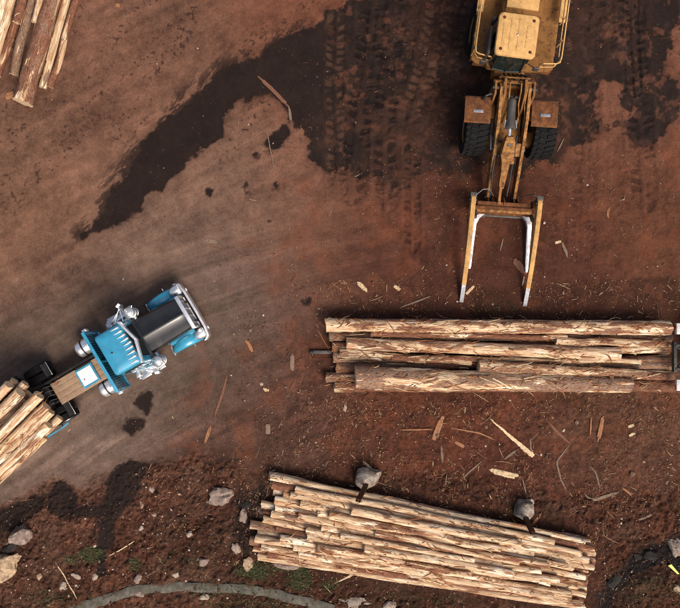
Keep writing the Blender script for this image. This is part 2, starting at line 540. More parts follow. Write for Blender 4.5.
    mess = 1 + (1.3 * (n_c - .5) + .9 * (grit - .5)) * np.clip(bank + .5 * sst(250, 330, PX) * sst(300, 400, PY), 0, 1)
    col = col * (1 - bk) + np.array(lin((74, 45, 33))) * tone[..., None] * bk
    grey = sst(.50, .66, fbm(X * .9, Y * .9, 601, 5, .6)) * bank * .5
    col = col * (1 - grey[..., None]) + np.array(lin((78, 58, 46))) * grey[..., None]
    col = col * np.clip(mess, .3, 2)[..., None]
    pale = (sst(-46, -26, bank_d) * sst(-6, -20, bank_d) * sst(330, 200, PX) * sst(.38, .62, road_st))[..., None] * .45
    col = col * (1 + pale)
    litz = sst(250, 330, PX) * sst(300, 400, PY)
    rough = np.clip(bank + .22 * litz, 0, 1)

    main = sdf([(83,237),(95,222),(112,195),(135,165),(160,130),(190,96),(215,78),(262,52),(318,26),(345,12),(372,-55),(735,-55),(735,15),(674,15),(663,50),
                (668,75),(678,110),(668,135),(650,148),(632,138),(615,122),(640,112),(650,105),(632,95),(625,108),(615,85),(600,82),(600,122),(580,142),
                (560,152),(520,172),(480,162),(455,167),(430,172),(395,187),(383,175),(350,167),(330,172),(318,165),(312,150),(308,128),(292,125),(285,100),
                (262,82),(256,88),(240,98),(225,115),(215,140),(200,148),(183,168),(160,180),(140,200),(120,218),(100,230)], upw)
    wet = sst(-1.5, 2.0, main + 3.5 + edge * np.where(PX > 300, .8, .34))
    for pl in ([(264,142),(270,130),(284,124),(289,131),(280,142),(270,150)], [(100,482),(112,468),(130,461),(146,466),(143,478),(131,496),(118,518),(108,524),(99,512),(102,498)],
               [(50,492),(60,487),(72,490),(77,505),(96,503),(104,508),(98,516),(80,512),(60,512),(48,508)], [(98,520),(112,520),(108,548),(112,575),(100,580),(96,556)],
               [(138,404),(142,398),(153,395),(150,401),(143,407)], [(123,426),(130,419),(140,416),(137,422),(128,429)],
               [(10,506),(30,496),(46,500),(40,512),(14,530),(-20,540),(-20,520)],
               [(684,536),(664,540),(640,553),(624,562),(610,582),(598,596),(592,620),(612,620),(616,596),(636,574),(652,565),(668,562),(684,572)],
               [(206,188),(210,187),(211,191),(208,193)], [(245,182),(250,179),(251,184),(247,187)], [(272,181),(276,180),(277,184),(274,186)], [(253,153),(258,152),(259,156),(255,157)],
               [(300,300),(306,297),(308,303),(303,306)], [(238,492),(262,486),(272,500),(262,545),(244,556),(236,530)]):
        wet = np.maximum(wet, sst(-1.5, 2.0, sdf(pl, upw) + 1.5 + edge * .34))
    # churned, half-wet ground round the wheel tracks
    cb, sb = math.cos(R(48)), math.sin(R(48))
    fr = fbm((X * cb + Y * sb) * 1.3, (-X * sb + Y * cb) * 4.5, 501, 5, .65)
    upper = sst(0, 30, (140 - PY) + (190 - PX) * -.95 + 0) * 0 + sst(10, -10, (PY - 237) + (PX - 83) * .86)
    fringe = sst(-26, -3, main) * upper * sst(.50, .58, fr) * sst(330, 290, PX)
    wet = np.maximum(wet, .85 * fringe)
    churn = sst(0, 60, main) * sst(335, 400, PX)
    patchy = sst(.50, .60, fbm(X * 1.3, Y * 1.3, 83, 6, .62) + .10 * sst(100, 0, PY) * (PX < 420) - .10 * sst(90, 170, PY))
    half = sst(300, 345, PX) * sst(90, 150, PY) * sst(260, 220, PY) * .75
    # lug tracks
    hgt = np.zeros(X.shape, np.float32)
    lugs = np.zeros(X.shape, np.float32); dry = np.zeros(X.shape, np.float32)
    for pl, w, pitch, isdry, sd, amt in (([(377,-30),(367,60),(357,130),(352,190)], 15, 9.5, 0, 1, 1), ([(400,-30),(389,60),(384,130),(386,200)], 13, 9.5, 0, 2, .8),
                                ([(440,-30),(436,25),(426,70),(412,110)], 13, 8.5, 1, 3, 1), ([(470,-30),(452,40),(438,110)], 11, 8.5, 1, 9, .7),
                                ([(628,-30),(634,40),(640,110),(644,200)], 14, 9, 0, 4, .9), ([(634,-30),(632,20),(636,90)], 7, 9, 1, 14, 1),
                                ([(596,-30),(590,60),(585,160),(582,250)], 13, 9, 0, 5, .6), ([(412,150),(412,245)], 9, 8, 0, 6, .9), ([(336,20),(334,90),(338,190)], 10, 8.5, 1, 7, .7),
                                ([(470,170),(462,260)], 11, 8.5, 0, 8, .5), ([(552,170),(545,270)], 11, 8.5, 0, 10, .5)):
        d, sgn, s_ = path(pl)
        row = np.abs(np.sin(math.pi * (s_ / pitch + .35 * np.abs(sgn) / w + .5 * (sgn > 0)) + 3.2 * (fbm(X * 1.6, Y * 1.6, sd, 3) - .5)))
        gap = sst(.08, .3, np.abs(sgn) / w) * sst(1.05, .75, d / w)
        lg = sst(.45, .75, row) * gap * sst(.40, .60, fbm(X * 2.6, Y * 2.6, 90 + sd, 4, .65)) * amt
        if isdry:
            dry = np.maximum(dry, lg)
        else:
            lugs = np.maximum(lugs, lg)
        hgt -= .035 * lg + .022 * gap * amt - .03 * amt * sst(.25, .05, np.abs(d / w - 1.15)) * vn(X * 3, Y * 3, sd + 60)
    wetcol = np.array(lin((34, 24, 20)))
    damp = np.array(lin((70, 46, 36)))
    wetmix = wet * (1 - .18 * churn * (1 - patchy)) * (1 - .45 * half * sst(.42, .55, n_a * .5 + n_b * .5))
    wetmix = wetmix * (1 - .6 * sst(.57, .66, fbm(X * 2.2, Y * 2.2, 701, 6, .66)) * sst(315, 345, PX) * sst(230, 190, PY))
    wetmix = np.clip(wetmix, 0, 1)
    wc = wetcol * (1 + .5 * (n_b - .5) + .4 * (n_c - .5))[..., None]
    dry_k = np.clip(dry * wet, 0, 1)
    dampk = sst(-20, 2, main + edge * 1.2) * .5 * sst(.40, .62, n_b * .6 + st2 * .4) * sst(280, 340, PX + .3 * PY)
    dampk = np.maximum(dampk, .6 * sst(-11, 1, main + edge * .6) * sst(.30, .6, n_b))
    col = col * (1 - dampk[..., None]) + damp * dampk[..., None]
    wc = wc * (1 + .6 * sst(.5, .75, fbm(X * 3.2, Y * 1.1, 401, 5, .65)) * sst(320, 380, PX))[..., None]
    gul = sst(-3, 4, sdf([(690,538),(664,542),(640,553),(624,562),(608,582),(596,600),(592,625),(612,625),(618,596),(638,574),(654,566),(690,572)], upw) + .3 * edge)
    wc = wc * (1 - .62 * gul)[..., None]
    col = col * (1 - wetmix[..., None]) + wc * wetmix[..., None]
    col = col * (1 - .6 * dry_k[..., None]) + .6 * dry_k[..., None] * np.array(lin((90, 64, 50)))
    lk = np.clip(lugs * (.5 + .42 * wet), 0, .92)
    col = col * (1 - lk[..., None]) + np.array(lin((22, 16, 14))) * lk[..., None]
    # scattered wet specks on the dry yard
    spk = sst(.66, .71, fbm(X * 8.5, Y * 8.5, 101, 3, .5)) * sst(.46, .60, fbm((X * cb + Y * sb) * .35, (-X * sb + Y * cb) * 1.5, 103, 3))
    spk = spk * (.75 - .5 * rough) * (.12 + .88 * sst(210, 150, PY + .25 * PX - 40) + .25 * sst(330, 400, PX))
    col = col * (1 - spk[..., None]) + np.array(lin((48, 32, 26))) * spk[..., None]
    # darker soil colour under and around the log heaps
    dark_soil = np.zeros(X.shape, np.float32)
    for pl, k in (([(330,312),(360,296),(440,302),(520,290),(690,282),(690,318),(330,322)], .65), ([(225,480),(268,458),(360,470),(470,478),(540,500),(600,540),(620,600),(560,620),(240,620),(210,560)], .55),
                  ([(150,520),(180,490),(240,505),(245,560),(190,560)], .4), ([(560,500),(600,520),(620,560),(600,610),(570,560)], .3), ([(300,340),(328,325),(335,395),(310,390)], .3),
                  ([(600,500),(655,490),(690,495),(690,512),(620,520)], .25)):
        dark_soil = np.maximum(dark_soil, k * sst(-10, 10, sdf(pl) + edge * 1.1))
    dark_soil = np.maximum(dark_soil, .9 * sst(-8, 6, sdf([(690,520),(668,536),(640,548),(622,560),(606,580),(592,600),(590,625),(640,625),(648,590),(690,580)], upw) + edge * .5) * sst(.25, .5, n_b))
    dark_soil = dark_soil * sst(.26, .50, n_b) * (1 - gul)
    col = col * (1 - dark_soil[..., None]) + np.array(lin((44, 29, 22))) * dark_soil[..., None]

    # relief
    flat = np.zeros(X.shape, np.float32)
    for pl in ([(322,314),(680,314),(690,396),(322,396)], [(245,466),(280,466),(600,536),(600,614),(250,570)], [(-60,380),(150,270),(215,280),(215,340),(70,440),(-60,560)],
               [(-60,-60),(90,-60),(60,95),(20,110),(-60,100)], [(455,-60),(590,-60),(570,170),(545,310),(455,310)]):
        flat = np.maximum(flat, sst(-14, 4, sdf(pl)))
    smooth_zone = sst(.2, .8, wet) * (1 - churn)
    clod = fbm(X * 4.5, Y * 4.5, 201, 5, .6)
    fine = fbm(X * 11, Y * 11, 211, 3, .65)
    amp = (.022 + .26 * rough + .03 * sst(300, 400, PX) + .10 * churn * (PX > 335)) * (1 - .75 * flat) * (1 - .6 * smooth_zone)
    hgt = hgt * (1 - .6 * flat) + amp * (clod - .5) + (.015 + .10 * rough) * (1 - .5 * flat) * (fine - .5)
    hgt += .35 * rough * (1 - flat) * (fbm(X * .6, Y * .6, 221, 3) - .5)
    hgt -= .03 * wet * (1 - flat)
    far = np.maximum(np.abs(X) - 14, np.abs(Y) - 12.7)
    hgt *= sst(6, 0, far)
    fk = sst(0, 4, far)
    col = col * (1 - fk[..., None]) + np.array(lin((96, 64, 49))) * fk[..., None]
    wetmix = wetmix * (1 - fk)

    ny, nx = X.shape
    me = bpy.data.meshes.new('ground')
    co = np.stack([X, Y, hgt], -1).reshape(-1, 3).astype(np.float32)
    idx = np.arange(nx * ny, dtype=np.int32).reshape(ny, nx)
    q = np.stack([idx[:-1, :-1], idx[:-1, 1:], idx[1:, 1:], idx[1:, :-1]], -1).reshape(-1)
    me.vertices.add(len(co)); me.vertices.foreach_set('co', co.ravel())
    me.loops.add(len(q)); me.loops.foreach_set('vertex_index', q)
    me.polygons.add(len(q) // 4); me.polygons.foreach_set('loop_start', np.arange(0, len(q), 4, dtype=np.int32))
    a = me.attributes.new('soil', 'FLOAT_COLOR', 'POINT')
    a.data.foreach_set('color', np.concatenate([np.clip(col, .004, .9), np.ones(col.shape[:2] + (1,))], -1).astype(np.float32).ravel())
    b = me.attributes.new('wet', 'FLOAT', 'POINT')
    b.data.foreach_set('value', np.clip(wetmix * (1 - .5 * dry_k), 0, 1).astype(np.float32).ravel())
    me.update(calc_edges=True)
    me.validate()
    me.shade_smooth()
    me.materials.append(M['ground'])
    o = bpy.data.objects.new('ground', me)
    COL.objects.link(o)
    tag(o, 'bare red brown log yard earth with dark wet mud and wheel tracks', 'ground', kind='structure')
    return gx, gy, hgt


GX, GY, GH = build_ground()


def gz(x, y):
    i = int(np.clip(np.searchsorted(GX, x) - 1, 0, len(GX) - 2)); j = int(np.clip(np.searchsorted(GY, y) - 1, 0, len(GY) - 2))
    u = (x - GX[i]) / (GX[i + 1] - GX[i]); v = (y - GY[j]) / (GY[j + 1] - GY[j])
    return float((GH[j, i] * (1 - u) + GH[j, i + 1] * u) * (1 - v) + (GH[j + 1, i] * (1 - u) + GH[j + 1, i + 1] * u) * v)


def gmax(x, y, r=.3):
    return max(gz(x + a * r, y + b * r) for a in (-1, 0, 1) for b in (-1, 0, 1))


# ------------------------------------------------------------------ logs
def smooth_noise(rng, n, k):
    c = rng.normal(size=max(3, n // k + 3))
    t = np.linspace(0, len(c) - 1.001, n); i = t.astype(int); f = t - i; f = f * f * (3 - 2 * f)
    return c[i] * (1 - f) + c[i + 1] * f


def make_log(p0, p1, r0, r1, label, group, seed, peel=.5, tint=.5, val=.5, strips=0, bend=.03):
    rng = np.random.default_rng(seed)
    p0, p1 = Vector(p0), Vector(p1)
    d = p1 - p0
    Ln = d.length
    q = d.to_track_quat('X', 'Z')
    ns, nr = 18, max(8, int(Ln / .11))
    x = np.linspace(0, 1, nr) * Ln
    rad = r0 + (r1 - r0) * x / Ln
    rad = rad * (1 + .018 * smooth_noise(rng, nr, 4))
    # butt flare and broken branch collars
    rad = rad + .05 * r0 * np.exp(-x / .5)
    oy, oz = bend * smooth_noise(rng, nr, max(6, nr // 3)), bend * .25 * smooth_noise(rng, nr, max(6, nr // 3))
    fade = np.minimum(1, np.minimum(x, Ln - x) / .8)
    ang = np.arange(ns) / ns * 2 * math.pi
    A, Xg = np.meshgrid(ang, x)
    sd = int(rng.integers(1, 9999))
    plates = vn(Xg * 1.1 + sd, np.cos(A) * 1.7 + 5 + sd, sd) * .6 + vn(Xg * 1.1 - sd, np.sin(A) * 1.7 + 9 + sd, sd + 3) * .6
    rel = 1 + .11 * (sst(.50, .58, plates) - .5) * (1.1 - peel) + .09 * (vn(Xg * 6 + sd, np.cos(A) * 3 + np.sin(A) * 2 + sd, sd + 7) - .5)
    kn = rng.uniform(0, Ln, int(Ln * 1.1)); ka = rng.uniform(0, 6.28, len(kn))
    for kx, k_a in zip(kn, ka):
        da = np.abs((A - k_a + math.pi) % (2 * math.pi) - math.pi)
        rel = rel + .14 * np.exp(-((Xg - kx) / .09) ** 2 - (da / .32) ** 2)
    Rr = rad[:, None] * rel
    # a sawn end is never quite square
    sk0, sk1 = rng.normal(size=2) * .06, rng.normal(size=2) * .06
    Xs = Xg.copy()
    Xs[0] += Rr[0] * (np.cos(ang) * sk0[0] + np.sin(ang) * sk0[1]); Xs[-1] += Rr[-1] * (np.cos(ang) * sk1[0] + np.sin(ang) * sk1[1])
    Xs[0] -= rng.uniform(0, .05, ns); Xs[-1] += rng.uniform(0, .05, ns)
    V = np.stack([Xs, Rr * np.cos(A) + (oy * fade)[:, None], Rr * np.sin(A) + (oz * fade)[:, None]], -1).reshape(-1, 3)
    fs = []
    for k in range(nr - 1):
        for i in range(ns):
            fs.append((k * ns + i, (k + 1) * ns + i, (k + 1) * ns + (i + 1) % ns, k * ns + (i + 1) % ns))
    nside = len(fs)
    fs += [tuple(range(ns)), tuple(range((nr - 1) * ns, nr * ns))[::-1]]
    me = bpy.data.meshes.new('log')
    me.from_pydata(V.tolist(), [], fs)
    me.materials.append(M['log']); me.materials.append(M['sawn'])
    me.polygons[nside].material_index = 1
    me.polygons[nside + 1].material_index = 1
    me.shade_smooth(); me.set_sharp_from_angle(angle=R(50))
    o = bpy.data.objects.new('log', me)
    o.location = p0
    o.rotation_mode = 'QUATERNION'
    o.rotation_quaternion = q
    o.color = (peel, tint, val, 1)
    COL.objects.link(o)
    tag(o, label, 'log', group)
    up = q.inverted() @ Vector((0, 0, 1))
    a_up = math.atan2(up.z, up.y)
    for s in range(strips):
        L2 = rng.uniform(.25, .9); x0 = rng.uniform(.2, max(.3, Ln - L2 - .2)); w = rng.uniform(.012, .035)
        a0 = a_up + rng.uniform(-.9, .9); tw = rng.uniform(-1.3, 1.3) * L2
        n2 = 7; vs = []; lift = rng.uniform(.0, .10)
        for t in np.linspace(0, 1, n2):
            aa = a0 + tw * t; xx = x0 + L2 * t
            rr = (r0 + (r1 - r0) * xx / Ln) * 1.10 + .012 + lift * max(0, t - .45) ** 2 * 2
            for e in (-1, 1):
                a2 = aa + e * w / rr * (1 - .6 * abs(t - .4))
                vs.append((xx, rr * math.cos(a2), rr * math.sin(a2)))
                vs.append((xx + .002, (rr - .012) * math.cos(a2), (rr - .012) * math.sin(a2)))
        f2 = []
        for k in range(n2 - 1):
            b, c = k * 4, (k + 1) * 4
            f2 += [(b, b + 2, c + 2, c), (b + 1, c + 1, c + 3, b + 3), (b, c, c + 1, b + 1), (b + 2, b + 3, c + 3, c + 2)]
        f2 += [(0, 1, 3, 2), ((n2 - 1) * 4, (n2 - 1) * 4 + 2, (n2 - 1) * 4 + 3, (n2 - 1) * 4 + 1)]
        MB().add(vs, f2).build('bark_strip', M['strip_pale'] if rng.random() < .3 else M['strip'], o, smooth=60)
    return o


def px_log(x0, y0, x1, y1, z0, z1, d0, d1, label, group, seed, **k):
    a, b = at(x0, y0, z0), at(x1, y1, z1)
    s = PXM * CAMH / (CAMH - (z0 + z1) / 2)
    return make_log(a, b, d0 / s / 2, d1 / s / 2, label, group, seed, **k)


# --- the heap lying under the grapple
G = 'logs in the heap below the loader grapple'
LOW = [  # x0 y0 x1 y1 d0 d1 peel tint val label
    (330, 336, 670, 338, 10, 9, .35, .35, .50, 'brown barked log lying in the groove beside the long flat topmost log'),
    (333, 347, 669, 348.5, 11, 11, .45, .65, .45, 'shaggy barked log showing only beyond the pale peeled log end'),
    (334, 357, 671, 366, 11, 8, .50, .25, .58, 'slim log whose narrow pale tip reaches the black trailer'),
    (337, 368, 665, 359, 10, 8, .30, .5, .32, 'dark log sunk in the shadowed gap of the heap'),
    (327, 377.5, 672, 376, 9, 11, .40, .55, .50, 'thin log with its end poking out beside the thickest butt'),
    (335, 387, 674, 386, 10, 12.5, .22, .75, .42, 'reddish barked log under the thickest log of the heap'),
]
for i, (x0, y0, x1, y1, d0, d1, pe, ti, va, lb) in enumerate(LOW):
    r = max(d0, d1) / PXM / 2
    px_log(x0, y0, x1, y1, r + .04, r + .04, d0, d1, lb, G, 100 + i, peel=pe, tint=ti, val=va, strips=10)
UP = [
    (326, 325, 669, 328, .60, .60, 13, 14.5, .58, .55, .70, 'long flat topmost log with one bright torn patch of bare wood'),
    (347, 343.5, 619, 354, .60, .60, 12, 13, .64, .5, .70, 'mid length log ending in a bright peeled tip among shaggy bark'),
    (356, 377.5, 629, 385, .82, .72, 23, 15, .46, .36, .72, 'thickest grey barked log with a wide butt on the heap edge'),
    (479, 367, 645, 374, .70, .68, 14, 7.5, .54, .45, .70, 'short grey mottled log tapering to a pale peeled tip'),
]
for i, (x0, y0, x1, y1, z0, z1, d0, d1, pe, ti, va, lb) in enumerate(UP):
    px_log(x0, y0, x1, y1, z0, z1, d0, d1, lb, G, 120 + i, peel=pe, tint=ti, val=va, strips=16, bend=.015)
px_log(340, 352, 470, 362, .52, .52, 6.5, 7, 'thin split pole wedged between the mid length log and the thickest log', G, 131, peel=.6, tint=.5, val=.5, strips=4)

for i, (x0, y0, x1, y1, z, d0, d1, lb, pe, ti) in enumerate((
        (372, 333.5, 566, 337, .55, 6, 5, 'thin shaggy pole in the groove under the long flat topmost log', .45, .8),
        (556, 341, 667, 343.5, .56, 8, 7, 'short torn pale pole beyond the bright patch of the flat log', .62, .6),
        (498, 359.5, 640, 361.5, .50, 5, 5, 'thin stripped pole in the dark gap by the mottled log', .7, .5),
        (392, 357.5, 500, 360, .58, 6, 5, 'thin broken pole beside the mid length log', .5, .85))):
    px_log(x0, y0, x1, y1, z, z, d0, d1, lb, G, 140 + i, peel=pe, tint=ti, val=.58, strips=4, bend=.03)

# --- the heap against the concrete blocks
G = 'logs in the heap held by the concrete blocks'
ORD = ['first', 'second', 'third', 'fourth', 'fifth', 'sixth', 'seventh', 'eighth', 'ninth', 'tenth', 'eleventh', 'twelfth']
def pile_line(t, x):
    xl, yl, xr, yr = 270, 475 + 83 * t, 588, 541 + 67 * t
    return yl + (yr - yl) * (x - xl) / (xr - xl)
rg = random.Random(5)
LX0 = [270, 271, 274, 275, 262, 264, 270, 251, 258, 251, 254, 259]
LX1 = [271, 273, 284, 276, 276, 272, 264, 277, 281, 256, 262, 268]
LX2 = [296, 291, 301, 319, 299, 322, 307, 308, 281, 294, 300]
LX3 = [352, 330, 376, 341, 365, 318]
RX0 = [588, 592, 594, 594, 584, 587, 586, 586, 585, 584, 582, 584]
RX1 = [584, 593, 580, 588, 593, 572, 584, 585, 577, 585, 570, 580]
RX2 = [553, 580, 545, 533, 566, 519, 540, 558, 549, 570, 552]
RX3 = [520, 500, 548, 474, 512, 470]
for k, (lx, rx, z, nm, pv, t0, t1) in enumerate(((LX0, RX0, .19, 'lowest', .42, .0, 1.0), (LX1, RX1, .44, 'second', .58, .03, .97), (LX2, RX2, .68, 'third', .72, .12, .90), (LX3, RX3, .91, 'highest', .74, .24, .80))):
    for i, (x0, x1) in enumerate(zip(lx, rx)):
        t = t0 + (t1 - t0) * i / (len(lx) - 1)
        dd = rg.uniform(6.2, 8.0) + (.7 if k == 0 else 0)
        pe = min(.95, max(.12, pv + rg.uniform(-.28, .30)))
        look = 'pale peeled' if pe > .66 else ('half peeled tan' if pe > .42 else 'brown barked')
        lb = f'{look} log, {ORD[i]} from the concrete blocks in the {nm} layer of that heap'
        y0, y1 = pile_line(t, x0) + rg.uniform(-.8, .8), pile_line(t, x1) + rg.uniform(-1.2, 1.2)
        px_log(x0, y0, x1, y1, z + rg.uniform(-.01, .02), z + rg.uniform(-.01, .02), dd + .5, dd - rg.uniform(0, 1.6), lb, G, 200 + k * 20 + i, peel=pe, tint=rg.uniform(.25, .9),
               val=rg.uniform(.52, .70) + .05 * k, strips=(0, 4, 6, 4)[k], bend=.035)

# --- the logs at the corner of the yard
G = 'logs lying at the yard corner'
def corner(ex, ey, tx, ty, d0, d1, z, lb, s, pe, ti, va, ln=5.5):
    a = at(ex, ey, z); b = at(tx, ty, z)
    sc = PXM * CAMH / (CAMH - z)
    make_log(a, a + (b - a).normalized() * ln, d0 / sc / 2, d1 / sc / 2, lb, G, s, peel=pe, tint=ti, val=va, strips=2, bend=.02)
corner(23.5, 102, 53, 0, 19, 15, .36, 'thickest grey pink barked log with a pale stripped butt', 301, .30, .55, .62)
corner(43, 87, 66, 0, 7.5, 7, .15, 'thin pale log lying beside the thin reddish outermost log', 302, .80, .40, .62)
corner(49.8, 86.5, 76, 0, 6.5, 7, .13, 'thin reddish outermost log of the corner logs', 303, .30, .85, .58)
corner(14, 74, 32, 0, 9, 9, .18, 'grey barked log with a pale end beside the thickest corner log', 304, .35, .35, .60)
corner(-3, 74, 21, 8, 8, 8, .16, 'reddish brown log partly under the short overlapping log', 305, .28, .85, .55)
corner(17, 22, 24, -4, 8.5, 8, .50, 'short reddish log overlapping two others at the yard corner', 306, .36, .75, .6)
corner(35, 22, 41, -2, 7, 7, .46, 'pale stub end showing between the grey log and the thickest log', 307, .80, .4, .62)
corner(-4, 54, 12, 0, 8, 7, .48, 'yellowish peeled log lying over the reddish brown one', 308, .92, .3, .68)
corner(-6, 38, 4, 0, 8, 8, .50, 'whitish peeled log furthest out at the yard corner', 309, .95, .2, .70)
corner(-12, 92, 10, 12, 9, 9, .18, 'bark brown log at the base below the whitish peeled one', 310, .3, .5, .5)
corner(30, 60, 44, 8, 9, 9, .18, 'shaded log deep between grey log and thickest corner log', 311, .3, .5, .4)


# ------------------------------------------------------------------ wheels
def wheel(parent, c, r, w, rim_r, tread='road', out=1, rimmat='alloy', lugn=26):
    """wheel part (hub) with tyre and rim as its pieces, axle along local y"""
    t = MB()
    prof = [(rim_r, -w * .40), (rim_r + .02, -w * .47), (r * .80, -w * .52), (r * .93, -w * .49), (r * .985, -w * .40), (r, -w * .2), (r, w * .2),
            (r * .985, w * .40), (r * .93, w * .49), (r * .80, w * .52), (rim_r + .02, w * .47), (rim_r, w * .40)]
    t.lathe(prof, (0, 0, 0), (0, 1, 0), 40)
    if tread == 'lug':
        for side in (-1, 1):
            for k in range(lugn):
                a = 2 * math.pi * (k + (.5 if side > 0 else 0)) / lugn
                Mx = Matrix.Rotation(a, 3, 'Y') @ Matrix.Rotation(side * .32, 3, 'Z')
                for (u0, u1, hh) in ((.06, .30, .05), (.30, .52, .03)):
                    vs = []
                    for xx in (-.065, .065):
                        for yy in (u0 * w, u1 * w):
                            for zz in (-.05, hh):
                                k2 = .75 if zz > 0 else 1
                                p = Matrix.Rotation(a, 3, 'Y') @ (Matrix.Rotation(side * .28, 3, 'Z') @ Vector((xx * k2, side * yy, 0)) + Vector((0, 0, r + zz - (.02 if u1 > .4 else 0))))
                                vs.append(p)
                    t.add(vs, [(0, 1, 3, 2), (4, 6, 7, 5), (0, 4, 5, 1), (2, 3, 7, 6), (0, 2, 6, 4), (1, 5, 7, 3)])
    else:
        for yy in (-.3, -.1, .1, .3):
            for k in range(44):
                a = 2 * math.pi * (k + (.5 if yy in (-.1, .3) else 0)) / 44
                vs = []
                for da in (-.045, .045):
                    for y2 in (yy - .075, yy + .075):
                        for rr in (r - .02, r + .012):
                            vs.append((math.sin(a + da) * rr, y2 * w, math.cos(a + da) * rr))
                t.add(vs, [(0, 1, 3, 2), (4, 6, 7, 5), (0, 4, 5, 1), (2, 3, 7, 6), (0, 2, 6, 4), (1, 5, 7, 3)])
    h = MB().cyl((0, -w * .36, 0), (0, w * .36, 0), rim_r * .38, n=16)
    hub = h.build('wheel', M['steel_black'], parent, loc=c)
    t.build('tyre', M['rubber'], hub)
    rm = MB()
    o = out
    rm.lathe([(rim_r * .99, -w * .45 * o), (rim_r * 1.02, w * .45 * o), (rim_r * .9, w * .44 * o), (rim_r * .82, w * .2 * o), (rim_r * .5, w * .12 * o), (rim_r * .36, w * .34 * o), (rim_r * .1, w * .4 * o)], (0, 0, 0), (0, 1, 0), 28)
    for k in range(8):
        a = 2 * math.pi * k / 8
        p = Vector((math.cos(a) * rim_r * .6, w * .14 * o, math.sin(a) * rim_r * .6))
        rm.cyl(p, p + Vector((0, .05 * o, 0)), .022, n=6)
    rm.build('rim', M[rimmat], hub)
    return hub


# ------------------------------------------------------------------ the blue truck (local x forward, y left)
TH = R(30.5)
TO = at(173, 321, 1.05); TO.z = 0
TO.z = 0.0
truck = empty('logging_truck', (TO.x, TO.y, gz(TO.x, TO.y)), TH)
tag(truck, 'bright blue logging truck with long black hood and chrome trim', 'truck')
YC = -.05          # the cab reads a touch off the frame line


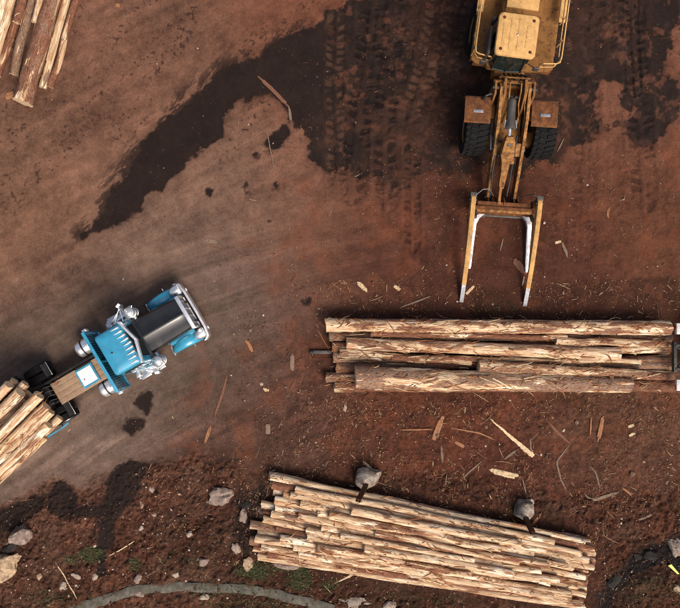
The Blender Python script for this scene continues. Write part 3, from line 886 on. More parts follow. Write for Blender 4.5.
def build_truck(t):
    for s in (-1, 1):
        MB().box((-3.2, s * .40, .84), (7.9, .09, .26), bev=.012).build('chassis_rail', M['steel_black'], t)
    for x in (.45, -1.2, -2.8, -4.2, -5.1, -5.9, -7.05):
        MB().box((x, 0, .84), (.12, .74, .18)).build('cross_member', M['steel_black'], t)
    MB().cyl((0, -.95, .5), (0, .95, .5), .07).build('axle', M['steel_black'], t)
    for x in (-5.45, -6.75):
        MB().cyl((x, -.9, .53), (x, .9, .53), .10).lathe([(.08, -.24), (.23, -.1), (.23, .1), (.08, .24)], (x, 0, .53), (1, 0, 0), 16).build('axle', M['steel_black'], t)
    # engine block seen in the gaps beside the hood
    MB().box((-.25, 0, 1.1), (1.5, .62, .5), bev=.05).build('engine', M['steel_black'], t)
    # hood: crowned shell with a centre ridge
    def ring(x, hw, zt, zb):
        prof = [(1.0, zb), (1.0, zt - .22), (.97, zt - .10), (.88, zt - .03), (.55, zt + .005), (.13, zt + .02), (.09, zt + .035), (0, zt + .04)]
        pts = [(x, hw * a, z) for a, z in prof] + [(x, -hw * a, z) for a, z in prof[-2::-1]]
        return pts
    h = MB().loft([ring(-1.12, .70, 1.80, 1.05), ring(-.95, .70, 1.79, 1.05), ring(-.3, .675, 1.74, 1.05), ring(.3, .65, 1.68, 1.05), ring(.52, .64, 1.65, 1.05), ring(.60, .625, 1.62, 1.05)])
    hood = h.build('hood', M['black'], t, smooth=30)
    MB().box((-.3, 0, 1.79), (1.66, .03, .03), rot=(0, R(3.6), 0), bev=.01).build('hinge_strip', M['steel_black'], hood)
    # grille
    g = MB()
    g.box((.655, 0, 1.625), (.15, 1.32, .09), bev=.03)
    g.box((.665, .63, 1.12), (.13, .09, .95), bev=.03)
    g.box((.665, -.63, 1.12), (.13, .09, .95), bev=.03)
    g.box((.665, 0, .62), (.13, 1.30, .08), bev=.03)
    gr = g.build('grille_shell', M['chrome'], t)
    MB().box((.64, 0, 1.12), (.05, 1.18, .93)).build('grille_core', M['steel_black'], gr)
    for k in range(4):
        MB().box((.70, -.45 + .30 * k, 1.12), (.035, .03, .92), bev=.008).build('grille_bar', M['chrome'], gr)
    for k in range(14):
        MB().box((.682, 0, .72 + .062 * k), (.03, 1.14, .018)).build('grille_slat', M['alloy'], gr)
    # bumper with swept ends
    b = MB()
    pts = [(.70, 1.22), (.86, 1.12), (.93, .75), (.94, 0), (.93, -.75), (.86, -1.12), (.70, -1.22)]
    inner = [(x - .06, y * .985) for x, y in pts]
    rings = []
    for (xo, yo), (xi, yi) in zip(pts, inner):
        rings.append([(xi, yi, .42), (xo - .03, yo, .40), (xo, yo, .46), (xo, yo, .72), (xo - .03, yo, .79), (xi - .05, yi, .80), (xi - .06, yi, .76)])
    b.loft(rings)
    bu = b.build('bumper', M['chrome'], t, smooth=40)
    for s in (-1, 1):
        MB().lathe([(.07, 0), (.07, .02), (.02, .035)], (.93, s * .82, .6), (1, 0, 0), 16).build('fog_lamp', M['white'], bu)
    # fenders
    for s in (-1, 1):
        f = MB()
        rings = []
        for k in range(15):
            a = R(-8 + 172 * k / 14)
            ca, sa = math.cos(a), math.sin(a)
            x = .64 * ca * (1 if ca > 0 else 1.0); z = .42 + .66 * sa
            fx = (x + .64) / 1.28
            y0, y1 = .74 - .02 * fx, 1.08 + .07 * fx
            if k > 10: y0 = .74 + .03 * (k - 10)
            n = Vector((ca, 0, sa))
            prof = [(y0, -.02), (y0, .02), (y0 + .06, .045), ((y0 + y1) / 2, .06), (y1 - .07, .045), (y1 - .01, .0), (y1, -.06), (y1 - .02, -.06), (y1 - .04, -.02), ((y0 + y1) / 2, .03)]
            rings.append([(x + n.x * o, s * y, z + n.z * o) for y, o in prof])
        f.loft(rings)
        fe = f.build('fender', M['blue'], t, smooth=45)
        # flat inner shelf between fender and hood
        MB().box((.0, s * .70, 1.02), (1.05, .14, .03), bev=.01).build('fender_shelf', M['blue'], fe)
        MB().tube([(-.66, s * .74, .52), (-.69, s * .92, .50), (-.68, s * 1.12, .48)], .022).build('mud_flap_bar', M['chrome'], fe)
        MB().tube([(.25, s * 1.15, 1.02), (.25, s * 1.24, 1.06)], .012).build('marker_stalk', M['chrome'], fe)
        # headlight pod
        p = MB().loft([[(x, s * .92 + w * math.cos(q), 1.06 + hh * math.sin(q)) for q in [2 * math.pi * i / 14 for i in range(14)]]
                       for x, w, hh in ((.42, .06, .05), (.46, .15, .11), (.60, .19, .14), (.76, .20, .15), (.80, .19, .14))])
        pod = p.build('headlight', M['chrome'], t, smooth=50)
        MB().box((.805, s * .92, 1.06), (.02, .30, .20), bev=.008).build('lens', M['white'], pod)
    # cab
    def cring(z, xf, xr, hw, r=.10):
        c = []
        for cx, cy, a0 in ((xf - r, hw - r, 0), (xr + r, hw - r, 90), (xr + r, -hw + r, 180), (xf - r, -hw + r, 270)):
            for k in range(5):
                a = R(a0 + 22.5 * k)
                c.append((cx + r * math.cos(a), YC + cy + r * math.sin(a), z))
        return c
    cb = MB().loft([cring(.95, -1.15, -2.30, .84), cring(1.85, -1.15, -2.30, .84), cring(2.55, -1.30, -2.30, .79), cring(2.78, -1.27, -2.30, .78), cring(2.83, -1.29, -2.29, .75, .1), cring(2.87, -1.35, -2.24, .70, .1), cring(2.885, -1.6, -2.0, .45, .1)])
    cab = cb.build('cab', M['blue'], t, smooth=40)
    for s in (-1, 1):
        ws = MB().add([(-1.10, YC + s * .02, 1.86), (-1.16, YC + s * .76, 1.86), (-1.31, YC + s * .72, 2.54), (-1.25, YC + s * .02, 2.56)], [(0, 1, 2, 3)])
        ws.add([(p[0] - .03, p[1], p[2]) for p in ws.v], [(3, 2, 1, 0)])
        ws.f += [(0, 4, 5, 1), (1, 5, 6, 2), (2, 6, 7, 3), (3, 7, 4, 0)]; ws.mi += [0] * 4
        ws.build('windshield', M['glass'], t, smooth=0)
        dr = MB().box((-1.75, YC + s * .845, 1.45), (.86, .03, .95), bev=.012).build('door', M['blue'], t)
        MB().box((-1.75, YC + s * .835, 2.2), (.70, .03, .48), rot=(s * R(3.5), 0, 0), bev=.01).build('door_window', M['glass'], dr)
        MB().box((-2.08, YC + s * .875, 1.45), (.14, .03, .035), bev=.01).build('handle', M['chrome'], dr)
    cowl = MB()
    cowl.loft([[(-1.06, YC + y * .97, 1.80 + .05 * (1 - (y / .8) ** 2)) for y in np.linspace(-.78, .78, 9)] + [(-1.06, YC + y * .97, 1.2) for y in np.linspace(.78, -.78, 9)],
               [(-1.20, YC + y, 1.86 + .05 * (1 - (y / .8) ** 2)) for y in np.linspace(-.82, .82, 9)] + [(-1.20, YC + y, 1.2) for y in np.linspace(.82, -.82, 9)]])
    cowl.build('cowl', M['black'], t)
    # chrome sun visor, two halves meeting in a shallow V
    for s in (-1, 1):
        vz = MB()
        top = [(-1.03, YC), (-1.26, YC + s * .82), (-1.34, YC + s * .82), (-1.13, YC)]
        vz.add([(x, y, 2.80) for x, y in top] + [(x + (.015 if i < 2 else 0), y, 2.66 if i < 2 else 2.76) for i, (x, y) in enumerate(top)],
               [(0, 1, 2, 3), (7, 6, 5, 4), (0, 4, 5, 1), (1, 5, 6, 2), (2, 6, 7, 3), (3, 7, 4, 0)])
        vz.build('sun_visor', M['chrome'], t, smooth=0, bev=.008)
    # nine bullet lamps along the roof front
    for k in range(9):
        u = -1 + 2 * k / 8
        y = YC + u * .66
        x = -1.36 - .05 * u * u + .10 * (1 - abs(u))
        z = 2.895 - .035 * u * u
        bl = MB().lathe([(.010, -.27), (.024, -.19), (.036, -.08), (.042, .0), (.04, .03)], (x, y, z), (1, 0, -.02), 12)
        o = bl.build('roof_lamp', M['chrome'], t)
        MB().lathe([(.037, .031), (.028, .05), (.01, .058)], (x, y, z), (1, 0, -.02), 12).build('lens', M['lamp'], o)
    MB().lathe([(.03, 0), (.03, .02), (.008, .03), (.005, .25)], (-1.98, -.06, 2.885), (0, 0, 1), 10).build('aerial', M['steel_black'], t)
    # headache rack
    hb = MB()
    hb.box((-2.62, YC - .05, 1.85), (.03, 2.22, 1.40))
    rack = hb.build('headboard', M['blue_dark'], t)
    fr = MB()
    fr.box((-2.60, YC - .05, 2.60), (.12, 2.42, .09), bev=.02)
    fr.box((-2.60, YC - .05, 1.12), (.12, 2.40, .09), bev=.02)
    for y in (-1.16, 0, 1.16):
        fr.box((-2.60, YC - .05 + y, 1.86), (.12, .08, 1.44), bev=.02)
    fr.build('headboard_frame', M['blue'], rack)
    for k in range(24):
        y = YC - .05 - 1.06 + 2.12 * k / 23
        MB().box((-2.595, y, 1.85), (.03, .045, 1.36), bev=.008).build('rib', M['blue_dark'], rack)
    for s in (-1, 1):
        pl = MB().box((-2.58, YC - .05 + s * 1.26, 2.3), (.16, .10, .3), bev=.02)
        pl.build('work_lamp', M['chrome'], rack)
    # air cleaners
    for s in (-1, 1):
        a = MB().lathe([(.15, 1.22), (.175, 1.26), (.175, 1.92), (.18, 1.94), (.18, 2.0), (.20, 2.02), (.20, 2.08), (.17, 2.12), (.15, 2.125), (.13, 2.16), (.06, 2.19)], (-1.0, YC + s * 1.0, 0), (0, 0, 1), 28)
        ac = a.build('air_cleaner', M['chrome'], t)
        sb = MB()
        for z in (1.42, 1.74):
            sb.lathe([(.178, z), (.188, z + .005), (.188, z + .04), (.178, z + .045)], (-1.0, YC + s * 1.0, 0), (0, 0, 1), 28)
        sb.tube([(-1.0, YC + s * .85, 1.6), (-1.02, YC + s * .68, 1.58)], .09, 14)
        sb.tube([(-.84, YC + s * 1.1, 2.06), (-.78, YC + s * 1.18, 2.07)], .02)
        sb.build('clamp_band', M['alloy'], ac)
        # mirror on its tube bracket
        mb = MB()
        mb.tube([(-1.22, YC + s * .80, 2.45), (-1.12, YC + s * 1.25, 2.42)], .018)
        mb.tube([(-1.55, YC + s * .85, 2.45), (-1.14, YC + s * 1.25, 2.42)], .016)
        mb.tube([(-1.22, YC + s * .84, 1.65), (-1.12, YC + s * 1.25, 1.72)], .018)
        mb.tube([(-1.90, YC + s * .85, 2.3), (-1.5, YC + s * 1.02, 2.36), (-1.13, YC + s * 1.25, 2.38)], .018)
        mb.tube([(-1.12, YC + s * 1.25, 1.65), (-1.12, YC + s * 1.25, 2.48)], .018)
        br = mb.build('mirror_bracket', M['chrome'], t)
        MB().box((-1.14, YC + s * 1.31, 2.1), (.07, .22, .55), rot=(0, 0, s * R(-14)), bev=.02).build('mirror', M['chrome'], br)
        MB().box((-1.10, YC + s * 1.36, 2.45), (.16, .09, .10), rot=(0, 0, s * R(20)), bev=.02).build('marker_lamp', M['white'], br)
        # steps and battery box
        bx = MB().box((-1.68, s * 1.06, .70), (1.05, .38, .42), bev=.04).build('step_box', M['chrome'], t)
        MB().box((-1.35, s * 1.17, .94), (.5, .30, .05), bev=.012).build('step_tread', M['alloy'], bx)
        MB().box((-1.9, s * 1.20, .94), (.42, .22, .05), bev=.012).build('step_tread', M['alloy'], bx)
        for k in range(5):
            MB().box((-1.55 + .1 * k, s * 1.17, .972), (.025, .28, .014)).build('tread_rib', M['chrome'], bx)
        MB().cyl((-1.25, s * 1.12, 1.02), (-1.75, s * 1.05, 1.08), .10, n=16).build('air_tank', M['chrome'], bx)
        MB().box((-2.12, s * 1.02, 1.02), (.20, .28, .16), bev=.03).build('battery_lid', M['alloy'], bx)
        # fuel tank
        ft = MB().lathe([(.05, -3.72), (.24, -3.70), (.30, -3.64), (.31, -3.58), (.31, -2.78), (.30, -2.72), (.05, -2.68)], (0, s * .86, .74), (1, 0, 0), 28)
        tank = ft.build('fuel_tank', M['chrome'], t)
        for x in (-2.95, -3.42):
            MB().lathe([(.31, x - .03), (.318, x - .03), (.318, x + .03), (.31, x + .03)], (0, s * .86, .74), (1, 0, 0), 28).build('tank_strap', M['steel_black'], tank)
        MB().cyl((-3.2, s * .90, 1.03), (-3.2, s * .90, 1.09), .05, n=12).build('filler_cap', M['alloy'], tank)
        # wheels
        wheel(t, (0, s * .92, .52), .52, .30, .29, out=s, rimmat='chrome')
        for x in (-5.45, -6.75):
            for y in (.70, 1.03):
                wheel(t, (x, s * y, .52), .52, .27, .29, out=s if y > 1 else -s, rimmat='alloy')
        # quarter fender ahead of the drive wheels, chrome edged, blue guard outside
        q = MB()
        rg_ = []
        for k in range(7):
            a = R(100 + 70 * k / 6 - 22)
            for_ = Vector((math.cos(a), 0, math.sin(a)))
            a2 = R(34 + 22 * k / 6)
            x, z = -5.45 + .63 * math.cos(a2), .52 + .63 * math.sin(a2)
            rg_.append([(x, s * .60, z), (x, s * 1.10, z), (x + .02 * math.cos(a2), s * 1.10, z + .02 * math.sin(a2)), (x + .02 * math.cos(a2), s * .60, z + .02 * math.sin(a2))])
        q.loft(rg_)
        qf = q.build('quarter_fender', M['steel_black'], t)
        for xx, zz in ((-4.93, .87),):
            MB().box((xx, s * .85, zz), (.05, .54, .05), bev=.015).build('chrome_edge', M['chrome'], qf)
        if s > 0: continue
        gd = MB()
        gd.loft([[(x, s * (y - .03), z0), (x, s * (y + .03), z0), (x, s * (y + .03), z0 + .10), (x, s * (y - .03), z0 + .10)] for x, y, z0 in
                 ((-5.25, 1.28, .92), (-5.5, 1.33, 1.0), (-6.1, 1.35, 1.04), (-6.7, 1.33, 1.0), (-6.95, 1.28, .92))])
        gd.build('side_guard', M['blue'], t, smooth=50)
        gb = MB()
        for x in (-5.5, -6.7):
            gb.tube([(x, s * .45, .92), (x, s * 1.32, 1.02)], .025)
        gb.build('guard_bracket', M['steel_black'], t)
    # plank deck behind the cab
    for k in range(4):
        y = -.155 - .33 + .22 * k
        o = MB().box((-4.02, y, 1.05), (2.16, .214, .06), bev=.006).build('deck_plank', M['plank'], t)
        o.location.z = .003 * (k % 2)
    # white peaked hatch on a blue frame
    hf = MB()
    for dx, dy, sx, sy in ((.31, 0, .06, .74), (-.31, 0, .06, .74), (0, .34, .56, .06), (0, -.34, .56, .06)):
        hf.box((-3.70 + dx, -.15 + dy, 1.15), (sx, sy, .14), bev=.01)
    hatch = hf.build('hatch_frame', M['blue'], t)
    hp = MB()
    sq = [(-3.42, .15), (-3.98, .15), (-3.98, -.45), (-3.42, -.45)]
    hp.add([(x, y, 1.21) for x, y in sq] + [(x, y, 1.235) for x, y in sq] + [(-3.70, -.15, 1.30)],
           [(3, 2, 1, 0), (0, 1, 5, 4), (1, 2, 6, 5), (2, 3, 7, 6), (3, 0, 4, 7), (4, 5, 8), (5, 6, 8), (6, 7, 8), (7, 4, 8)])
    hp.build('hatch_lid', M['white'], hatch, smooth=0)
    MB().box((-3.84, -.22, 1.275), (.05, .035, .03), rot=(0, R(-12), 0), bev=.008).build('hatch_latch', M['red'], hatch)
    # log bunk
    bk = MB()
    bk.box((-6.05, 0, 1.12), (.5, .9, .26), bev=.02)
    bk.box((-6.05, 0, 1.33), (.26, 2.35, .18), bev=.02)
    bunk = bk.build('log_bunk', M['steel_black'], t)
    # hoses and clutter in the open frame behind the deck
    cl = MB()
    for k in range(4):
        y = -.3 + .18 * k
        cl.tube([(-5.15, y, .99), (-5.35, y + .05, 1.12), (-5.6, y - .05, 1.10), (-5.8, y, 1.0)], .025)
    cl.box((-5.38, .1, 1.0), (.3, .36, .14), bev=.02)
    cl.cyl((-5.30, -.35, 1.02), (-5.62, -.35, 1.02), .09)
    cl.build('air_lines', M['steel_black'], t)


build_truck(truck)

# --- pole trailer that carries the far ends of the load
LH = R(44.5)
ld = Vector((math.cos(LH), math.sin(LH), 0))
BK = Vector((TO.x + math.cos(TH) * -6.05, TO.y + math.sin(TH) * -6.05, 0))
TR = BK - ld * 6.6
trailer = empty('pole_trailer', (TR.x, TR.y, 0), LH)
tag(trailer, 'black pole trailer under the load behind the blue truck', 'trailer')
MB().box((2.6, 0, .75), (6.2, .18, .2), bev=.02).build('reach_pole', M['steel_black'], trailer)
for s in (-1, 1):
    MB().box((0, s * .4, .84), (2.6, .09, .26), bev=.01).build('chassis_rail', M['steel_black'], trailer)
tb = MB().box((0, 0, 1.12), (.5, .9, .26), bev=.02).box((0, 0, 1.33), (.26, 2.3, .18), bev=.02)
tb.build('log_bunk', M['steel_black'], trailer)
ta = MB()
for x in (-.62, .62):
    ta.cyl((x, -.9, .52), (x, .9, .52), .08)
ta.build('axle', M['steel_black'], trailer)
for x in (-.62, .62):
    for s in (-1, 1):
        for y in (.70, 1.03):
            wheel(trailer, (x, s * y, .52), .52, .27, .29, out=s if y > 1 else -s)

# --- its load
G = 'logs loaded behind the blue truck'
LOAD = [  # end px, end py, z, diameter px, heading jitter, label, peel, tint, val
    (9, 385, 2.36, 10, 1, 'pale peeled log crowning the inner side of the truck load', .85, .3, .66),
    (14.5, 381, 2.02, 8, 2, 'short ended pale log tucked behind the inner side of the load', .8, .4, .6),
    (25, 384, 2.02, 9, 1, 'pale log at the inner edge of the truck load', .75, .4, .62),
    (20, 392.5, 2.38, 11, -.5, 'thick tan log lying along the dark gap on the truck load', .8, .35, .64),
    (23, 402, 2.02, 9.5, 0, 'mottled grey log beside the dark gap in the truck load', .42, .35, .62),
    (28.5, 394, 1.66, 9, 0, 'shadowed log end low on the inner side of the load', .6, .5, .5),
    (39, 395.5, 2.45, 10.5, 1.5, 'longest whitish log crowning the truck load beside the dark gap', .85, .25, .68),
    (46, 406, 2.20, 9.5, .5, 'orange streaked log beside the longest whitish log', .62, .8, .62),
    (50.5, 412, 2.02, 9, 0, 'pale ended log reaching out toward the truck deck', .8, .5, .62),
    (59.5, 418, 1.66, 8, -1, 'thin low log reaching furthest toward the chrome edged fender', .7, .4, .58),
    (48, 425, 2.05, 10, -1.5, 'rough tan log on the outer side of the truck load', .8, .55, .64),
    (44, 437, 1.68, 9, -2, 'lowest outermost log of the truck load with shaggy bark', .55, .5, .58),
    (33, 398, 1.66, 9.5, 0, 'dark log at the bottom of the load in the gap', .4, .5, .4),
    (34, 409, 1.68, 10, 0, 'hidden brown log bedding the middle of the truck load', .5, .5, .5),
    (30, 421, 1.68, 10, -1, 'brown log bedding the outer side of the truck load', .5, .5, .5),
]
for i, (x, y, z, dd, jit, lb, pe, ti, va) in enumerate(LOAD):
    a = at(x, y, z)
    hd = R(44.5 + jit * .8)
    sc = PXM * CAMH / (CAMH - z)
    b = a - Vector((math.cos(hd), math.sin(hd), 0)) * (8.6 + (i * 37 % 10) * .08)
    make_log(a, b, dd / sc / 2, dd * .86 / sc / 2, lb, G, 400 + i, peel=pe, tint=ti, val=va, strips=2, bend=.012)

# ------------------------------------------------------------------ the wheel loader
loader = empty('wheel_loader', (6.22, 6.4, gz(6.22, 6.4)), 0)
tag(loader, 'muddy yellow wheel loader with a log grapple lowered to the ground', 'loader')
FH, RH = R(-93.6), R(-97.5)


def build_loader(ld_):
    # parts are built in the frame of the front or the rear half, then turned into the loader's frame
    Fm = Matrix.Rotation(FH, 4, 'Z')
    Rm = Matrix.Translation((.10, 1.75, 0)) @ Matrix.Rotation(RH, 4, 'Z')

    def put(mb, name, m, Mx, parent=None, **k):
        o = mb.build(name, M[m], parent or ld_, **k)
        if parent is None:
            o.matrix_local = Mx
        return o
    A = -.12
    # ---- front half
    ff = MB()
    ff.box((-.35, A, 1.05), (2.3, .95, .75), bev=.04)
    ff.box((.25, 0, .86), (.55, 2.0, .5), bev=.08)
    ff.box((-1.35, A, 1.0), (.5, .6, .9), bev=.04)
    put(ff, 'front_frame', 'yellow_dirty', Fm)
    tw = MB()
    for s in (-1, 1):
        tw.prism([(-1.45, 1.3), (-.25, 1.3), (-.55, 2.0), (-1.0, 2.45), (-1.5, 2.45), (-1.62, 2.1)], A + s * .36 - .04, A + s * .36 + .04, 'xz')
        tw.prism([(-1.35, 1.3), (-.5, 1.3), (-1.0, 2.35), (-1.42, 2.35)], A + s * .68 - .035, A + s * .68 + .035, 'xz')
    tw.box((-1.45, A, 2.2), (.10, 1.5, .10), bev=.02)
    tw.box((-1.40, A, 1.75), (.10, 1.4, .3), bev=.02)
    tower = put(tw, 'loader_tower', 'yellow_dirty', Fm, bev=0)
    for s in (-1, 1):
        MB().cyl((-1.22, A + s * .78, 2.24), (-1.22, A + s * .28, 2.24), .09, n=16).build('pivot_pin', M['steel_black'], tower)
        MB().cyl((-.95, A + s * .2, 2.15), (-.95, A + s * .05, 2.15), .07, n=14).build('pivot_pin', M['steel_black'], tower)
    for s in (-1, 1):
        for k, (y, r) in enumerate(((.20, .028), (.42, .022))):
            pz = MB().tube([(-1.55, A + s * y * .5, 2.1), (-1.36, A + s * y, 2.42), (-1.1, A + s * y, 2.40), (-.7, A + s * (y - .02), 2.2), (-.35, A + s * (y + .05), 2.0), (-.1, A + s * (y + .08), 1.75)], r, 8)
            pz.build('hydraulic_pipe', M['yellow_arm'], tower)
    for k in range(5):
        y = -.45 + .22 * k
        MB().tube([(-1.9, A + y * .7, 1.7), (-1.75, A + y * .9 + .1, 1.98), (-1.55, A + y, 2.05), (-1.42, A + y, 1.9)], .03, 8).build('hydraulic_hose', M['steel_black'], tower)
    MB().tube([(-1.62, A - .55, 2.2), (-1.55, A + .5, 2.4)], .025).build('hydraulic_pipe', M['yellow_arm'], tower)
    # lift arms
    for s in (-1, 1):
        off = A + .05
        def arm_pt(x):
            return off + s * .52 + .075 * (x + 1.2) * .33
        prof = [(-1.38, 2.30), (-1.2, 2.40), (-.2, 2.16), (.8, 1.66), (1.7, 1.12), (2.35, .72), (2.55, .50), (2.35, .32), (2.0, .42), (1.4, .72), (.6, 1.22), (-.3, 1.78), (-1.15, 2.12)]
        am = MB().prism(prof, 0, .11, 'xz')
        arm = put(am, 'lift_arm', 'yellow_arm', Fm @ Matrix.Translation((0, off + s * .50 - .055, 0)) @ Matrix.Rotation(R(1.4), 4, 'Z'), bev=.014)
        MB().cyl((2.40, -.05, .50), (2.40, .16, .50), .10, n=16).build('pin', M['steel_black'], arm)
        MB().cyl((.75, -.04, 1.45), (.75, .17, 1.45), .10, n=16).build('pin', M['steel_black'], arm)
        # lift cylinder below the arm
        lc = MB().cyl((-.75, off + s * .62, 1.25), (.25, off + s * .60, 1.30), .10, n=16)
        lco = put(lc, 'lift_cylinder', 'cylinder', Fm)
        MB().cyl((.25, off + s * .60, 1.30), (.80, off + s * .58, 1.42), .05, n=14).build('rod', M['polished'], lco)
    xm = MB().box((.72, A + .08, 1.42), (.50, .98, .34), rot=(0, R(28), 0), bev=.05)
    put(xm, 'arm_crossmember', 'yellow_arm', Fm)
    # tilt cylinder, rod, bell crank and link on the centre line
    yc = A - .06
    tc = MB().lathe([(.10, -.98), (.15, -.92), (.155, -.85), (.155, -.06), (.17, -.02), (.17, .06), (.12, .10)], (0, 0, 0), (1, 0, -.07), 24)
    tco = put(tc, 'tilt_cylinder', 'cylinder', Fm @ Matrix.Translation((.1, yc, 2.16)))
    MB().cyl((.08, 0, -.005), (.50, .0, -.035), .055, n=16).build('rod', M['polished'], tco)
    MB().box((.55, 0, -.04), (.34, .19, .20), bev=.07).build('rod_eye', M['cylinder'], tco)
    ft = MB()
    for s in (-1, 1):
        ft.tube([(-.2, s * .18, .06), (.05, s * .22, .02), (.08, s * .17, -.06)], .025)
    ft.build('port_fitting', M['alloy'], tco)
    bc = MB()
    rings = []
    for x, z, w, h in ((.46, 2.20, .13, .16), (.60, 2.16, .20, .26), (.80, 1.98, .23, .30), (1.02, 1.74, .25, .34), (1.22, 1.56, .16, .30), (1.55, 1.34, .13, .26), (1.90, 1.08, .12, .24), (2.10, .94, .09, .16)):
        n = Vector((.55, 0, .83))
        c = Vector((x, yc + .02 + .03 * (x - .5), z))
        rings.append([c + Vector((0, -w, 0)) - n * h / 2, c + Vector((0, w, 0)) - n * h / 2, c + Vector((0, w * .92, 0)) + n * h / 2, c + Vector((0, -w * .92, 0)) + n * h / 2])
    bc.loft(rings)
    bco = put(bc, 'bell_crank', 'yellow_arm', Fm, bev=.01)
    MB().cyl((1.02, yc - .26, 1.58), (1.02, yc + .30, 1.58), .085, n=16).build('pin', M['steel_black'], bco)
    MB().box((1.22, yc + .26, 1.62), (.22, .16, .12), bev=.02).build('grease_block', M['yellow_arm'], bco)
    lk = MB().prism([(1.95, 1.06), (2.1, 1.08), (2.68, .95), (2.75, .80), (2.64, .74), (2.02, .86)], yc - .01, yc + .09, 'xz')
    put(lk, 'tilt_link', 'yellow_arm', Fm, bev=.01)
    for s in (-1, 1):
        MB_ = MB().tube([(.35, yc + s * .33, 1.9), (.9, yc + s * .35, 1.55), (1.7, yc + s * .34, 1.2), (2.4, yc + s * .30, .95)], .03, 8)
        put(MB_, 'hydraulic_hose', 'steel_black', Fm)
    # front wheels and fenders
    for s in (-1, 1):
        hub = wheel(ld_, (0, 0, 0), .88, .80, .46, tread='lug', out=s, rimmat='yellow_dirty')
        hub.matrix_local = Fm @ Matrix.Translation((0, s * 1.24, .90))
        fd = MB()
        pr = [(.0, 1.93), (-.05, 1.97), (-.80, 1.95), (-.90, 1.92), (-1.06, 1.45), (-1.02, 1.44), (-.87, 1.88), (-.80, 1.905), (-.05, 1.925), (-.02, 1.90)]
        fc = 1.20 * s - .12
        fd.prism(pr, fc - .47, fc + .47, 'xz')
        fo = put(fd, 'front_fender', 'fender', Fm, smooth=30)
        MB().box((-.42, fc + .02, 1.975), (.11, .36, .02), bev=.006).build('plate', M['worn'], fo)
        MB().box((-.93, fc, 1.93), (.06, .95, .03), rot=(0, R(-30), 0), bev=.008).build('fender_lip', M['rust'], fo)
        MB().box((-.5, fc - s * .5, 1.7), (.5, .30, .07), bev=.02).build('fender_bracket', M['yellow_dirty'], fo)
    put(MB().tube([(-.85, A - 1.05, 1.98), (-.93, A - .98, 2.16), (-1.0, A - .85, 2.16), (-1.05, A - .5, 2.05)], .045), 'work_lamp_stalk', 'steel_black', Fm)
    # ---- the log grapple
    GA = .06
    cr = MB()
    cr.box((2.72, GA, .62), (.22, 2.0, .62), bev=.04)
    cr.box((2.88, GA, .95), (.16, 2.15, .14), bev=.04)
    cr.box((2.98, GA, .50), (.14, 2.55, .22), bev=.04)
    for s in (-1, 1):
        for dy in (.40, .56):
            cr.prism([(2.2, .40), (2.45, .70), (2.70, .90), (2.70, .28), (2.35, .24)], GA + s * dy - .03, GA + s * dy + .03, 'xz')
    for dy in (-.12, .12):
        cr.prism([(2.42, .78), (2.62, 1.0), (2.75, .95), (2.75, .6)], GA - .12 + dy - .03, GA - .12 + dy + .03, 'xz')
    gf = put(cr, 'grapple_frame', 'fender', Fm)
    MB().box((3.07, GA, .34), (.10, 1.55, .20), bev=.02).build('wear_plate', M['cylinder'], gf)
    MB().box((2.98, GA, 1.0), (.10, 2.05, .08), bev=.02).build('top_rail', M['yellow_arm'], gf)
    for s in (-1, 1):
        # polished lower tine, curving out of the frame into a long flat prong
        bt = MB()
        rings = []
        for (x, yy, z, w, h) in ((2.98, .62, .42, .12, .22), (3.08, .80, .38, .13, .22), (3.20, .92, .30, .12, .20), (3.40, .98, .22, .10, .16), (4.2, 1.00, .13, .085, .10), (5.0, 1.02, .075, .07, .06), (5.12, 1.02, .07, .04, .03)):
            y = GA + s * yy + (.17 if s > 0 else .02)
            rings.append([(x, y - w, z - h / 2), (x, y + w, z - h / 2), (x, y + w * .9, z + h / 2), (x, y - w * .9, z + h / 2)])
        bt.loft(rings)
        put(bt, 'lower_tine', 'polished', Fm, bev=.012)
        # long yellow clamp arm with a worn steel tip
        y = GA + s * 1.22
        ca = MB().prism([(2.35, 1.20), (2.55, 1.36), (3.0, 1.32), (4.0, 1.06), (5.0, .72), (5.75, .40), (5.72, .30), (5.0, .54), (4.0, .82), (3.0, .98), (2.55, 1.02), (2.4, .95)], y - .085, y + .085, 'xz')
        cao = put(ca, 'clamp_arm', 'yellow_clamp', Fm, bev=.012)
        MB().prism([(5.70, .42), (6.15, .20), (6.42, .05), (6.40, .02), (6.1, .10), (5.66, .28)], y - .075, y + .075, 'xz').build('steel_tip', M['worn'], cao)
        MB().cyl((2.62, y - .14, 1.18), (2.62, y + .14, 1.18), .10, n=16).build('pin', M['steel_black'], cao)
        MB().box((2.46, y, 1.20), (.20, .24, .26), bev=.03).build('pivot_bracket', M['cylinder'], cao)
        pb = MB().box((2.62, GA + s * 1.12, .80), (.26, .10, .62), bev=.02)
        put(pb, 'clamp_post', 'yellow_dirty', Fm)
        cl = MB().cyl((2.75, GA + s * 1.02, .62), (3.25, GA + s * 1.06, .98), .065, n=14)
        put(cl, 'clamp_cylinder', 'cylinder', Fm)
    put(MB().tube([(2.48, GA - 1.15, 1.38), (2.3, GA - .95, 1.62), (2.25, GA - .7, 1.5), (2.42, GA - .45, 1.05)], .018), 'hose_loop', 'alloy', Fm)
    put(MB().tube([(2.48, GA + 1.15, 1.38), (2.35, GA + .95, 1.45), (2.35, GA + .7, 1.2), (2.45, GA + .5, 1.0)], .018), 'hose_loop', 'steel_black', Fm)
    # ---- rear half
    C0 = -.20
    rf = MB()
    rf.box((-2.3, C0, 1.15), (4.3, 1.1, .8), bev=.05)
    rf.box((-.15, C0, 1.1), (.7, .6, .8), bev=.04)
    rf.box((-1.85, C0, .9), (.6, 2.0, .5), bev=.1)
    put(rf, 'rear_frame', 'yellow_dirty', Rm)
    pf = MB()
